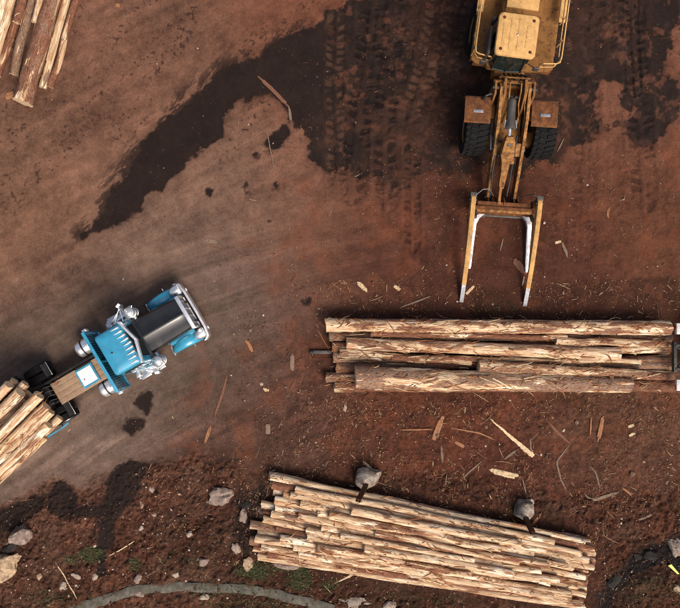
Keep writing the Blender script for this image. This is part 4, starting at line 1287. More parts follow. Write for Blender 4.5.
    pf.prism([(-.42, C0 - 1.48), (-.30, C0 - 1.30), (-.22, C0 - .5), (-.22, C0 + .55), (-.32, C0 + 1.25), (-.40, C0 + 1.42), (-3.3, C0 + 1.48), (-3.3, C0 - 1.48)], 1.80, 1.90, 'xy')
    plat = put(pf, 'platform', 'yellow_dirty', Rm)
    for s in (-1, 1):
        for x in (-.95, -1.6, -2.25):
            MB().box((x, C0 + s * 1.06, 1.905), (.60, .74, .012), bev=.003).build('tread_plate', M['yellow_dirty'], plat)
        sk = MB().prism([(-.45, 1.8), (-3.3, 1.8), (-3.3, 1.55), (-2.7, 1.55), (-1.0, 1.62), (-.5, 1.35)], C0 + s * 1.46 - .02, C0 + s * 1.46 + .02, 'xz')
        sk.build('skirt', M['yellow_dirty'], plat)
        MB().box((-.36, C0 + s * .98, 1.70), (.10, .85, .30), bev=.03).build('step_riser', M['fender'], plat)
        # handrail
        yo = C0 + s * 1.50
        hr = MB().tube([(-2.9, yo, 1.9), (-2.9, yo, 2.72), (-2.7, yo, 2.80), (-.62, yo, 2.76), (-.40, yo - s * .03, 2.74), (-.34, yo - s * .16, 2.74), (-.30, C0 + s * .92, 2.72), (-.30, C0 + s * .86, 2.6), (-.30, C0 + s * .86, 1.9)], .027, 10)
        hro = put(hr, 'handrail', 'yellow', Rm)
        for x in (-.55, -1.25, -2.05):
            MB().tube([(x, yo, 1.9), (x, yo, 2.77)], .024).build('post', M['yellow'], hro)
        MB().tube([(-2.9, yo, 2.35), (-.55, yo, 2.35), (-.36, yo - s * .15, 2.33), (-.30, C0 + s * .86, 2.32)], .02).build('mid_rail', M['yellow'], hro)
        MB().box((-.62, C0 + s * 1.42, 2.45), (.10, .20, .16), bev=.03).build('work_lamp', M['steel_black'], hro)
        # rear wheels under the platform
        hub = wheel(ld_, (0, 0, 0), .88, .80, .46, tread='lug', out=s, rimmat='yellow_dirty')
        hub.matrix_local = Rm @ Matrix.Translation((-1.85, C0 + s * 1.12, .90))
        rfd = MB().box((-2.65, C0 + s * 1.46, 2.28), (1.35, .24, .10), bev=.03)
        put(rfd, 'side_locker', 'yellow', Rm)
    # cab
    cc = C0 - .28
    def cr_(z, xf, xr, hw, r=.12):
        c = []
        for cx, cy, a0 in ((xf - r, hw - r, 0), (xr + r, hw - r, 90), (xr + r, -hw + r, 180), (xf - r, -hw + r, 270)):
            for k in range(4):
                a = R(a0 + 30 * k)
                c.append((cx + r * math.cos(a), cc + cy + r * math.sin(a), z))
        return c
    cb = MB().loft([cr_(1.90, -.12, -1.62, .70), cr_(2.25, -.10, -1.62, .70)])
    cab = put(cb, 'cab_base', 'yellow_dirty', Rm)
    gl = MB()
    gl.loft([[(-.06, cc - .50, 2.25), (-.02, cc - .2, 2.25), (-.02, cc + .2, 2.25), (-.06, cc + .50, 2.25), (-.40, cc + .69, 2.25), (-1.60, cc + .69, 2.25), (-1.60, cc - .69, 2.25), (-.40, cc - .69, 2.25)],
             [(-.24, cc - .46, 3.42), (-.20, cc - .2, 3.42), (-.20, cc + .2, 3.42), (-.24, cc + .46, 3.42), (-.46, cc + .62, 3.42), (-1.52, cc + .62, 3.42), (-1.52, cc - .62, 3.42), (-.46, cc - .62, 3.42)]])
    glo = gl.build('cab_glass', M['glass'], cab, smooth=0)
    for s in (-1, 1):
        for a_, b_, r_ in (((-.05, cc + s * .51, 2.25), (-.23, cc + s * .47, 3.42), .035), ((-.41, cc + s * .70, 2.25), (-.47, cc + s * .63, 3.42), .04), ((-1.58, cc + s * .69, 2.25), (-1.50, cc + s * .62, 3.42), .05)):
            MB().tube([a_, b_], r_).build('pillar', M['steel_black'], cab)
    MB().tube([(-.06, cc - .5, 2.27), (-.0, cc, 2.27), (-.06, cc + .5, 2.27)], .03).build('window_sill', M['steel_black'], cab)
    wp = MB().tube([(.02, cc - .05, 2.3), (-.08, cc + .15, 2.9)], .014)
    wp.build('wiper', M['steel_black'], cab)
    # roof: rounded panel with a recessed, ribbed middle and four bolts
    rx0, rx1, hw = -1.55, -.10, .69
    rc = (rx0 + rx1) / 2
    def rr_(z, ins, r=.16):
        c = []
        hx = (rx1 - rx0) / 2 - ins; hy = hw - ins
        for sx, sy, a0 in ((1, 1, 0), (-1, 1, 90), (-1, -1, 180), (1, -1, 270)):
            for k in range(6):
                a = R(a0 + 18 * k)
                bulge = .03 * (1 if sx > 0 else 0)
                c.append((rc + sx * (hx - r) + r * math.cos(a) + bulge * 0, cc + sy * (hy - r) + r * math.sin(a), z))
        return c
    ro = MB().loft([rr_(3.42, .04), rr_(3.44, 0), rr_(3.53, 0), rr_(3.565, .02), rr_(3.58, .07, .12)])
    roof = ro.build('cab_roof', M['yellow'], cab, smooth=40)
    for k, y in enumerate((-.40, -.135, .135, .40)):
        MB().box((rc + (.0 if abs(y) < .3 else .02), cc + y, 3.583), (1.12 if abs(y) < .3 else .74, .235 if abs(y) < .3 else .20, .022), bev=.010).build('roof_rib', M['yellow'], roof)
    for sx in (-1, 1):
        for sy in (-1, 1):
            MB().lathe([(.052, 3.575), (.052, 3.597), (.03, 3.602), (.03, 3.625), (.01, 3.628)], (rc + sx * .53, cc + sy * .50, 0), (0, 0, 1), 12).build('bolt', M['rust'], roof)
    MB().lathe([(.03, 3.592), (.03, 3.61), (.01, 3.62)], (rc, cc, 0), (0, 0, 1), 10).build('aerial_base', M['alloy'], roof)
    # mirrors
    for s in (-1, 1):
        mr = MB().tube([(-.15, cc + s * .62, 2.9), (-.02, cc + s * .85, 2.95)], .016)
        mo = put(mr, 'mirror_bracket', 'steel_black', Rm)
        MB().box((-.02, cc + s * .92, 2.85), (.06, .20, .30), bev=.02).build('mirror', M['cylinder'], mo)
    sl_ = MB().box((-.75, cc - .80, 2.7), (.95, .10, .8), bev=.03)
    put(sl_, 'cab_door', 'cylinder', Rm)
    # engine hood
    eh = MB().loft([[(x, C0 + y * w, z) for y, z in ((-1, 1.9), (-1, zt - .12), (-.86, zt), (.86, zt), (1, zt - .12), (1, 1.9))] for x, w, zt in ((-1.95, .70, 2.62), (-3.6, .68, 2.5), (-4.5, .62, 2.3))])
    eho = put(eh, 'engine_hood', 'yellow_dirty', Rm)
    MB().box((-2.35, C0 - .05, 2.66), (.5, 1.12, .10), bev=.02).build('hood_cover', M['yellow'], eho)
    MB().cyl((-3.0, C0 + .2, 2.5), (-3.0, C0 + .2, 3.2), .07, n=14).build('exhaust', M['rust'], eho)
    MB().box((-2.0, C0 + .42, 2.0), (.14, .06, 1.15), bev=.02).build('ladder_rail', M['cylinder'], eho)
    cw = MB().box((-4.6, C0, 1.35), (.45, 2.4, 1.0), bev=.1)
    put(cw, 'counterweight', 'yellow_dirty', Rm)
    for s in (-1, 1):
        put(MB().box((-1.78, cc + s * .62, 2.15), (.14, .14, .5), bev=.03), 'air_precleaner', 'cylinder', Rm)


build_loader(loader)

# ------------------------------------------------------------------ parked trailer whose rear reaches in at the right of the heap
pt = empty('flatbed_trailer', (at(672, 357, .95).x, at(672, 357, .95).y, 0), 0)
tag(pt, 'black steel trailer rear frame with white lamps beyond the log heap', 'trailer')
for s in (-1, 1):
    MB().box((2.6, s * .44, .92), (5.0, .10, .24), bev=.015).build('chassis_rail', M['steel_black'], pt)
    br = MB().tube([(.18, s * .40, .9), (.62, s * .05, .9)], .04)
    br.build('brace', M['steel_black'], pt)
    lp = MB().box((.24, s * 1.05, .88), (.14, .42, .16), bev=.03)
    lo = lp.build('tail_lamp', M['lamp_white'], pt)
    MB().box((.165, s * 1.12, .88), (.012, .16, .10)).build('lens', M['red'], lo)
    MB().box((.36, s * .85, .9), (.06, .95, .06), bev=.01).build('lamp_bracket', M['steel_black'], pt)
    for x in (2.2, 3.5):
        for y in (.72, 1.05):
            wheel(pt, (x, s * y, .52), .52, .27, .29, out=s if y > 1 else -s)
MB().box((.10, 0, .92), (.12, 1.12, .20), bev=.02).build('end_beam', M['steel_black'], pt)
MB().box((2.9, 0, 1.10), (3.8, 2.3, .10), bev=.02).build('deck', M['steel_black'], pt)
ax = MB()
for x in (2.2, 3.5):
    ax.cyl((x, -.95, .52), (x, .95, .52), .08)
ax.build('axle', M['steel_black'], pt)

# the steel bar that sticks out from under the heap
bp = at(322, 352)
sb = MB().box((.35, 0, .0), (1.1, .13, .13), bev=.015)
bar = sb.build('steel_bar', M['cylinder'], None, loc=(at(318, 352).x, at(318, 352).y, gmax(at(318, 352).x, at(318, 352).y, .1) + .07))
tag(bar, 'dark steel bar sticking out from under the log heap', 'bar')
MB().cyl((-.30, 0, 0), (-.16, 0, 0), .085, n=14).build('black_cap', M['steel_black'], bar)

# ------------------------------------------------------------------ concrete blocks with rusty stakes
def lump(rx, ry, rz, seed, rough=.18, sub=3, boxy=0.0):
    bm = bmesh.new()
    bmesh.ops.create_icosphere(bm, subdivisions=sub, radius=1)
    rn = np.random.default_rng(seed)
    cuts = [(Vector(rn.normal(size=3)).normalized(), rn.uniform(.52, .88)) for _ in range(12)]
    ph = rn.uniform(0, 50, 3)
    for v in bm.verts:
        n = v.co.copy()
        if boxy:
            m = max(abs(n.x), abs(n.y), abs(n.z))
            n = n.lerp(n / m * .82, boxy)
        for c, d in cuts:
            k = n.dot(c)
            if k > d: n -= c * (k - d) * .85
        f = float(vn(np.array([n.x * 2.5 + ph[0]]), np.array([n.y * 2.5 + n.z * 1.7 + ph[1]]), 3)[0]) - .5
        g = float(vn(np.array([n.x * 6 + ph[1]]), np.array([n.y * 6 - n.z * 5 + ph[2]]), 5)[0]) - .5
        n *= 1 + rough * f + rough * .4 * g
        v.co = Vector((n.x * rx, n.y * ry, n.z * rz))
    vs = [tuple(v.co) for v in bm.verts]
    bm.verts.index_update()
    fs = [[v.index for v in f.verts] for f in bm.faces]
    bm.free()
    return MB().add(vs, fs)


for (px, py, w, h, rz, lb, lean) in ((368, 480, 1.08, .98, -14, 'rounded grey concrete block with a rusty stake by the heap middle', (-.30, -.38)),
                                     (525.5, 513, .92, 1.0, -6, 'grey concrete block with a rusty stake and a small white stone', (-.02, -.25))):
    p = at(px, py, .45)
    z = gz(p.x, p.y)
    t = empty('concrete_block', (p.x, p.y, z), R(rz))
    tag(t, lb, 'concrete block', 'blocks that hold the log heap')
    lump(w / 2, h / 2, .40, int(px), .13, 4, .85).build('block', M['concrete'], t, smooth=50, loc=(0, 0, .26))
    st = MB()
    pr = [(-.10, -.06), (.10, -.06), (.10, -.035), (.015, -.035), (.015, .035), (.10, .035), (.10, .06), (-.10, .06), (-.10, .035), (-.015, .035), (-.015, -.035), (-.10, -.035)]
    st.loft([[(a * .9 + lean[0] * k, b * .9 - .12 + lean[1] * k, zz) for a, b in pr] for k, zz in ((0, .3), (.5, 1.05), (1, 1.75))])
    st.build('stake', M['rust'], t, smooth=0)


# ------------------------------------------------------------------ stones
def stone(px, py, wpx, hpx, rz, m, label, seed, group=None, hk=.6):
    p = at(px, py)
    rx, ry = wpx / PXM / 2 * 1.2, hpx / PXM / 2 * 1.2
    rzv = min(rx, ry) * hk
    o = lump(rx, ry, rzv, seed, .55, 3).build('stone', M[m], None, smooth=22, loc=(p.x, p.y, gz(p.x, p.y) + rzv * .12), rot=(0, 0, R(rz)))
    tag(o, label, 'stone', group)
    return o


G = 'loose stones on the rough ground'
stone(20, 535, 25, 19, 25, 'stone', 'large pinkish grey boulder touching the tan boulder', 1, G, .9)
stone(7, 565, 38, 24, 48, 'stone_tan', 'largest tan streaked boulder beside the pinkish boulder', 2, G, .8)
stone(10, 547, 14, 9, 30, 'stone_dark', 'small dark stone wedged between the two boulders', 3, G)
stone(220, 497, 27, 17, 8, 'stone', 'smooth oval pinkish stone standing alone in dark soil', 4, G, .8)
stone(243, 515, 9, 14, -12, 'stone', 'grey upright stone beside the heap with concrete blocks', 5, G)
stone(246.5, 505, 10, 7, 10, 'stone_dark', 'dark stone touching the grey upright stone', 6, G)
stone(235.5, 549, 7, 10, 20, 'stone_pale', 'white stone beside the lowest corner of the log heap', 7, G)
stone(249, 563, 10, 12, -20, 'stone_tan', 'tan stone standing in the grass by the log heap', 8, G)
stone(204, 561, 8, 9, 0, 'stone', 'dull grey stone half sunk near the dark burrow', 9, G)
stone(77, 576, 10, 5, -10, 'stone_pale', 'flat pale stone near the grass tuft', 10, G)
stone(62, 586, 11, 9, 30, 'stone_pale', 'whitish forked stone beside the pale dry stalk', 11, G)
stone(40, 576, 5, 8, 5, 'stone_tan', 'small upright tan stone apart from the others', 12, G)
stone(95, 577, 5, 7, -15, 'stone_pale', 'small pale stone near the wet gully', 13, G)
stone(176, 575, 7, 6, 10, 'stone_pale', 'pale stone above the concrete edging bend', 14, G)
stone(139, 594, 10, 8, -8, 'stone', 'grey stone lying on the concrete edging', 15, G)
stone(138, 578, 7, 9, -30, 'stone', 'brownish grey stone by the clover tuft', 16, G)
stone(134, 587, 5, 5, 0, 'stone_pale', 'tiny pale stone at the concrete edging', 17, G)
stone(205, 597, 9, 6, 15, 'stone_pale', 'pale broken stone below the concrete edging', 18, G)
stone(189, 534, 6, 6, 15, 'stone_pale', 'pale curled stone in the open soil', 19, G)
stone(154, 515, 5, 5, 15, 'stone_pale', 'round white pebble by the dry tangle', 20, G)
stone(141, 528, 5, 5, 15, 'stone_pale', 'round white pebble alone by the wet gully', 21, G)
stone(152, 490, 4, 6, 15, 'stone_pale', 'white pebble at the edge of the haul road', 22, G)
stone(290, 565, 26, 10, -6, 'stone', 'long grey stone under the corner of the log heap', 23, G, .8)
stone(352, 603, 28, 10, 2, 'concrete', 'flat grey concrete lump by the foot of the log heap', 24, G, .8)
stone(391, 606, 11, 9, 2, 'stone_pale', 'pale stone lump by the foot of the log heap', 25, G)
stone(264, 510, 10, 9, 2, 'stone', 'grey stone under the overhanging log ends', 26, G)
stone(677, 548, 15, 20, 10, 'stone_pale', 'white boulder beside the yellow green plastic scrap', 27, G, .9)
stone(637, 557, 8, 6, 10, 'stone_dark', 'small black stone in the dark muddy gully', 28, G)
stone(650, 556, 15, 8, -5, 'stone_dark', 'flat black stone in the dark muddy gully', 29, G)
stone(614, 583, 16, 9, 35, 'stone_dark', 'long black stone lower in the muddy gully', 30, G)
stone(529.5, 502, 8, 6, 5, 'stone_pale', 'small white stone against the back of the concrete block', 31, G)
stone(679, 590, 8, 8, 5, 'stone_tan', 'reddish tan stone beyond the yellow green scrap', 32, G)
stone(345, 408, 4, 6, 5, 'stone_pale', 'tiny white stone below the grapple log heap', 33, G)

# scrap of plastic
p = at(672, 569)
sc_ = MB()
tri = [(-.20, .16), (-.08, .22), (.22, -.14), (.16, -.16)]
sc_.loft([[(x, y, .05 + .06 * (x + .2) + k) for x, y in tri] for k in (0, .012)])
o = sc_.build('plastic_scrap', M['scrap'], None, smooth=0, loc=(p.x, p.y, gmax(p.x, p.y, .12)))
tag(o, 'yellow green plastic scrap beside the white boulder', 'plastic')

# concrete edging along the bottom
ed0 = [(60, 616), (80, 607), (110, 598), (132, 591), (152, 588), (180, 587), (210, 588), (240, 589.5), (262, 592), (285, 597), (310, 603), (340, 611)]
ed = []
for (xa, ya), (xb, yb) in zip(ed0[:-1], ed0[1:]):
    for q in range(5):
        ed.append((xa + (xb - xa) * q / 5, ya + (yb - ya) * q / 5 + .15 * math.sin(len(ed) * .7)))
em = MB(); rings = []
for i, (x, y) in enumerate(ed):
    p = at(x, y); a = at(*ed[max(i - 1, 0)]); b = at(*ed[min(i + 1, len(ed) - 1)])
    d = (b - a).normalized(); n = Vector((-d.y, d.x, 0)); z = max(gz(p.x, p.y), .6 * gmax(p.x, p.y, .12) + .4 * gz(p.x, p.y)) + .02
    w = .185 + .014 * math.sin(i * .9) + .008 * math.sin(i * 2.3)
    rings.append([p + n * w + Vector((0, 0, z - .25)), p + n * w + Vector((0, 0, z - .02)), p + n * (w - .03) + Vector((0, 0, z)), p - n * (w - .03) + Vector((0, 0, z)), p - n * w + Vector((0, 0, z - .02)), p - n * w + Vector((0, 0, z - .25))])
em.loft(rings)
tag(em.build('concrete_edging', M['strip_concrete'], None, smooth=40), 'curved flush strip of mossy grey concrete edging', 'edging')


# ------------------------------------------------------------------ loose wood one can pick out
def stick(pts, wpx, m, label, seed, flat=.6, cat='stick', name='stick', taper=.5, group='loose wood lying about the yard'):
    rn = random.Random(seed)
    P = [at(x, y) for x, y in pts]
    pts2 = []
    for a, b in zip(P[:-1], P[1:]):
        k = max(3, int((b - a).length / .06))
        for i in range(k):
            pts2.append(a.lerp(b, i / k))
    pts2.append(P[-1])
    for _ in range(3):                                  # ease the corners
        pts2 = [pts2[0]] + [(pts2[i - 1] + pts2[i] * 2 + pts2[i + 1]) / 4 for i in range(1, len(pts2) - 1)] + [pts2[-1]]
    n = len(pts2)
    w0 = wpx / PXM / 2 * .82
    base = pts2[0].copy(); base.z = gz(base.x, base.y)
    zs = [gz(p.x, p.y) for p in pts2]
    zl = [sum(zs[max(0, i - 3):i + 4]) / len(zs[max(0, i - 3):i + 4]) for i in range(n)]
    mb = MB()
    strands = 1 if (wpx < 3 or name == 'split_board') else (3 if wpx < 6 else 4)
    for sidx in range(strands):                         # wood splits along the grain: a few splinters side by side
        off = 0 if strands == 1 else (-1 + 2 * sidx / (strands - 1)) * .62
        ws = w0 if strands == 1 else w0 * rn.uniform(.34, .55)
        i0 = 0 if sidx == strands // 2 else int(n * rn.uniform(0, .22)); i1 = n if sidx == strands // 2 else n - int(n * rn.uniform(0, .22))
        if i1 - i0 < 3: i0, i1 = 0, n
        rings = []
        drift = rn.uniform(-.12, .12)
        for i in range(i0, i1):
            p = pts2[i]
            d = (pts2[min(i + 1, n - 1)] - pts2[max(i - 1, 0)]).normalized(); nn = Vector((-d.y, d.x, 0))
            t = (i - i0) / (i1 - i0 - 1); tt = i / (n - 1)
            slab = name != 'stick'
            prof = (.12 + .88 * tt ** .8) if name == 'split_board' else 1 - (taper * .35 if slab else taper) * abs(tt - .55) * 1.6
            end = min(1, (.75 if slab else .25) + min(t, 1 - t) * 6)
            w = ws * prof * end * rn.uniform(.8, 1.15)
            h = max(.006, w * flat)
            c = Vector((p.x, p.y, zl[i] + h * .55 + .012)) - base + nn * ((off * prof + drift * (t - .5)) * w0 + rn.uniform(-.1, .1) * ws)
            rings.append([c + nn * (w * math.cos(a)) + Vector((0, 0, h * math.sin(a) * rn.uniform(.8, 1.2))) for a in [2 * math.pi * k / 6 + .3 for k in range(6)]])
        mb.loft(rings)
    o = mb.build(name, M[m], None, smooth=25, loc=base)
    tag(o, label, cat, group)
    return o


stick([(490, 419), (533, 456)], 6.5, 'strip_pale', 'long pale freshly split board tapering to a point', 1, .35, 'board', 'split_board', .85)
stick([(443, 416), (438, 428), (434, 440)], 6.5, 'strip', 'orange brown slab of bark near the grapple log heap', 2, .35, 'bark', 'bark_slab', .3)
stick([(441, 445), (442.5, 463)], 3, 'twig', 'short straight grey stick near the orange brown bark slab', 3)
stick([(455, 442), (464, 447)], 4, 'strip', 'small orange chip near the short grey stick', 4, .4, 'wood chip', 'wood_chip')
stick([(503, 460), (518, 449)], 3, 'twig', 'short grey stick just below the pale split board', 5)
stick([(489, 470), (505, 474), (518, 477)], 6.5, 'twig_pale', 'splintered tan bark slab below the pale split board', 6, .35, 'bark', 'bark_slab', .3)
stick([(531, 452), (530, 438)], 2.5, 'twig', 'thin grey twig touching the broad end of the split board', 7)
stick([(546, 420), (557, 432), (571, 444)], 4, 'twig_red', 'reddish stick beside the crooked twig', 8)
stick([(570, 444), (556, 462), (560, 478), (567, 492)], 2.5, 'twig', 'crooked twig joining the reddish stick', 9)
stick([(462, 479), (471, 470), (482, 461)], 2.5, 'twig', 'thin slanting twig near the short grey sticks', 10)
stick([(522, 478), (526, 494)], 2, 'twig', 'thin upright twig below the splintered slab', 11)
stick([(400, 430), (433, 429)], 2.5, 'strip', 'long orange sliver beside the bark slab', 12)
stick([(452, 428), (480, 433), (495, 440)], 2.5, 'strip', 'curved orange sliver near the split board', 13)
stick([(258, 76), (272, 89), (289, 107)], 4.5, 'twig_red', 'bundle of reddish bark in the dark wet mud', 14, .5, 'bark', 'bark_slab', .3)
stick([(289, 106), (291, 122)], 3, 'twig', 'grey twig stub at the end of the reddish bark', 15)
stick([(266, 125), (270, 148), (275, 171)], 1.5, 'twig', 'thin pale stalk crossing the small dark puddle', 16)
stick([(357, 282), (362, 286), (367, 292)], 5, 'twig_pale', 'pale chip alone on the brown yard', 17, .4, 'wood chip', 'wood_chip', .3)
stick([(394, 286), (400, 290)], 4, 'twig_pale', 'small pale chip near the dark soil strip', 18, .4, 'wood chip', 'wood_chip', .3)
stick([(399, 308), (415, 302), (431, 296)], 2.5, 'twig', 'tan stick above the grapple log heap', 19)
stick([(514, 259), (526, 274)], 8, 'twig_red', 'broad red brown bark slab between the grapple tines', 20, .3, 'bark', 'bark_slab', .2)
stick([(524, 276), (522, 286)], 2.5, 'twig_pale', 'thin pale splinter below the broad bark slab', 21)
stick([(466, 294), (474, 286)], 3.5, 'twig_pale', 'pale chip beside the tip of the grapple arm', 22, .4, 'wood chip', 'wood_chip')
stick([(500, 251), (503, 238)], 2, 'twig', 'thin pale stalk standing alone between the grapple tines', 23)
stick([(561, 241), (565, 250), (568, 258)], 3.5, 'twig', 'tan curved stick on the open yard beside the grapple', 24)
stick([(555, 243), (561, 241.5)], 3.5, 'twig_pale', 'white chip touching the tan curved stick', 25, .4, 'wood chip', 'wood_chip')
stick([(557, 152), (564, 138)], 2, 'twig', 'thin pale stalk beside the loader tyre', 26)
stick([(610, 206), (607, 214), (609, 219)], 3, 'strip', 'bright orange bark curl alone on the yard', 27)
stick([(591, 417), (590, 436)], 2.5, 'strip', 'thin upright orange sliver beside the tan slab', 28)
stick([(603, 416), (600, 430), (597.5, 442)], 5, 'strip', 'tan orange bark slab near two white chips', 29, .35, 'bark', 'bark_slab', .5)
stick([(584, 492), (588, 498), (594, 500), (606, 496), (619, 492)], 4, 'twig', 'grey crooked stick with a thick bent end', 30)
stick([(622, 488), (627, 491), (632, 496)], 3, 'strip', 'curled orange bark strip beside the crooked stick', 31)
stick([(602, 524), (603, 535), (611, 540), (621, 545)], 2, 'twig_red', 'thin bent red twig beyond the heap end', 32)
stick([(638, 521), (646, 518), (654, 515)], 3.5, 'twig', 'tan stick on the slope near the muddy gully', 33)
stick([(606, 511), (614, 518)], 2, 'twig_red', 'short red twig near the crooked stick', 34)
stick([(292.5, 354), (292, 371)], 5.5, 'twig', 'greyish bark slab near the steel bar', 35, .35, 'bark', 'bark_slab', .6)
stick([(263, 389), (269, 391)], 4, 'twig_pale', 'pale chip near the dark clump of shavings', 36, .4, 'wood chip', 'wood_chip')
stick([(268, 424), (268, 434)], 6, 'twig', 'tan bark scrap on the trampled ground', 37, .35, 'bark', 'bark_slab')
stick([(246, 340), (250, 346), (252, 352)], 4, 'strip', 'orange bark curl near the truck bumper', 38, .4, 'bark', 'bark_slab')
stick([(229, 370), (222, 395), (214, 418)], 3.5, 'twig_red', 'long muddy bark strip pressed into the road edge', 39, .3)
stick([(211, 424), (205, 443)], 4, 'strip', 'orange splintered strip at the end of the muddy bark', 40, .4)
stick([(56, 562), (67, 582), (79, 601)], 1.8, 'twig_pale', 'pale dry stalk among the small stones', 41)
stick([(107, 557), (122, 549), (135, 541)], 1.8, 'twig_pale', 'pale dry stalk beside the wet gully', 42)
stick([(334, 584), (350, 576), (366, 566)], 3, 'twig_pale', 'pale bare branch beside the foot of the log heap', 43)
stick([(6, 546), (14, 540)], 2.5, 'twig_pale', 'white stick between the two boulders', 44)
stick([(600, 489), (596, 473), (590, 466)], 2, 'twig', 'thin grey twig near the crooked stick end', 45)
stick([(363, 461), (374, 472)], 3.5, 'twig_pale', 'pale splinter leaning by the rounded concrete block', 46)
stick([(541, 512), (530, 528)], 3.5, 'strip', 'orange splinter beside the stake of the concrete block', 47)
stick([(628, 427), (634, 425)], 3.5, 'twig_pale', 'white chip, upper of two on the open ground', 48, .4, 'wood chip', 'wood_chip')
stick([(629, 436), (635, 433)], 3.5, 'twig_pale', 'white chip, lower of two on the open ground', 49, .4, 'wood chip', 'wood_chip')
stick([(124, 325), (134, 324)], 3, 'twig', 'small tan leaf shaped chip by the cab shadow', 50, .3, 'wood chip', 'wood_chip')
stick([(6, 97), (15, 94)], 8, 'strip', 'orange bark stub beside the thickest corner log', 51, .5, 'bark', 'bark_slab', .3)
stick([(116, 4), (120, 6)], 4, 'strip', 'orange bark scrap at the far edge of the yard', 52, .4, 'bark', 'bark_slab', .3)
stick([(205, 240), (217, 242)], 4.5, 'twig', 'tan flat bark scrap on the grey road', 53, .3, 'bark', 'bark_slab', .3)


# ------------------------------------------------------------------ litter, pebbles and grass: what nobody could count
def bits_mesh(name, V, F, C, m, label, cat):
    me = bpy.data.meshes.new(name)
    me.from_pydata(V, [], F)
    a = me.attributes.new('tint', 'FLOAT_COLOR', 'POINT')
    a.data.foreach_set('color', np.array(C, np.float32).ravel())
    me.materials.append(m)
    o = bpy.data.objects.new(name, me)
    COL.objects.link(o)
    tag(o, label, cat, kind='stuff')
    return o


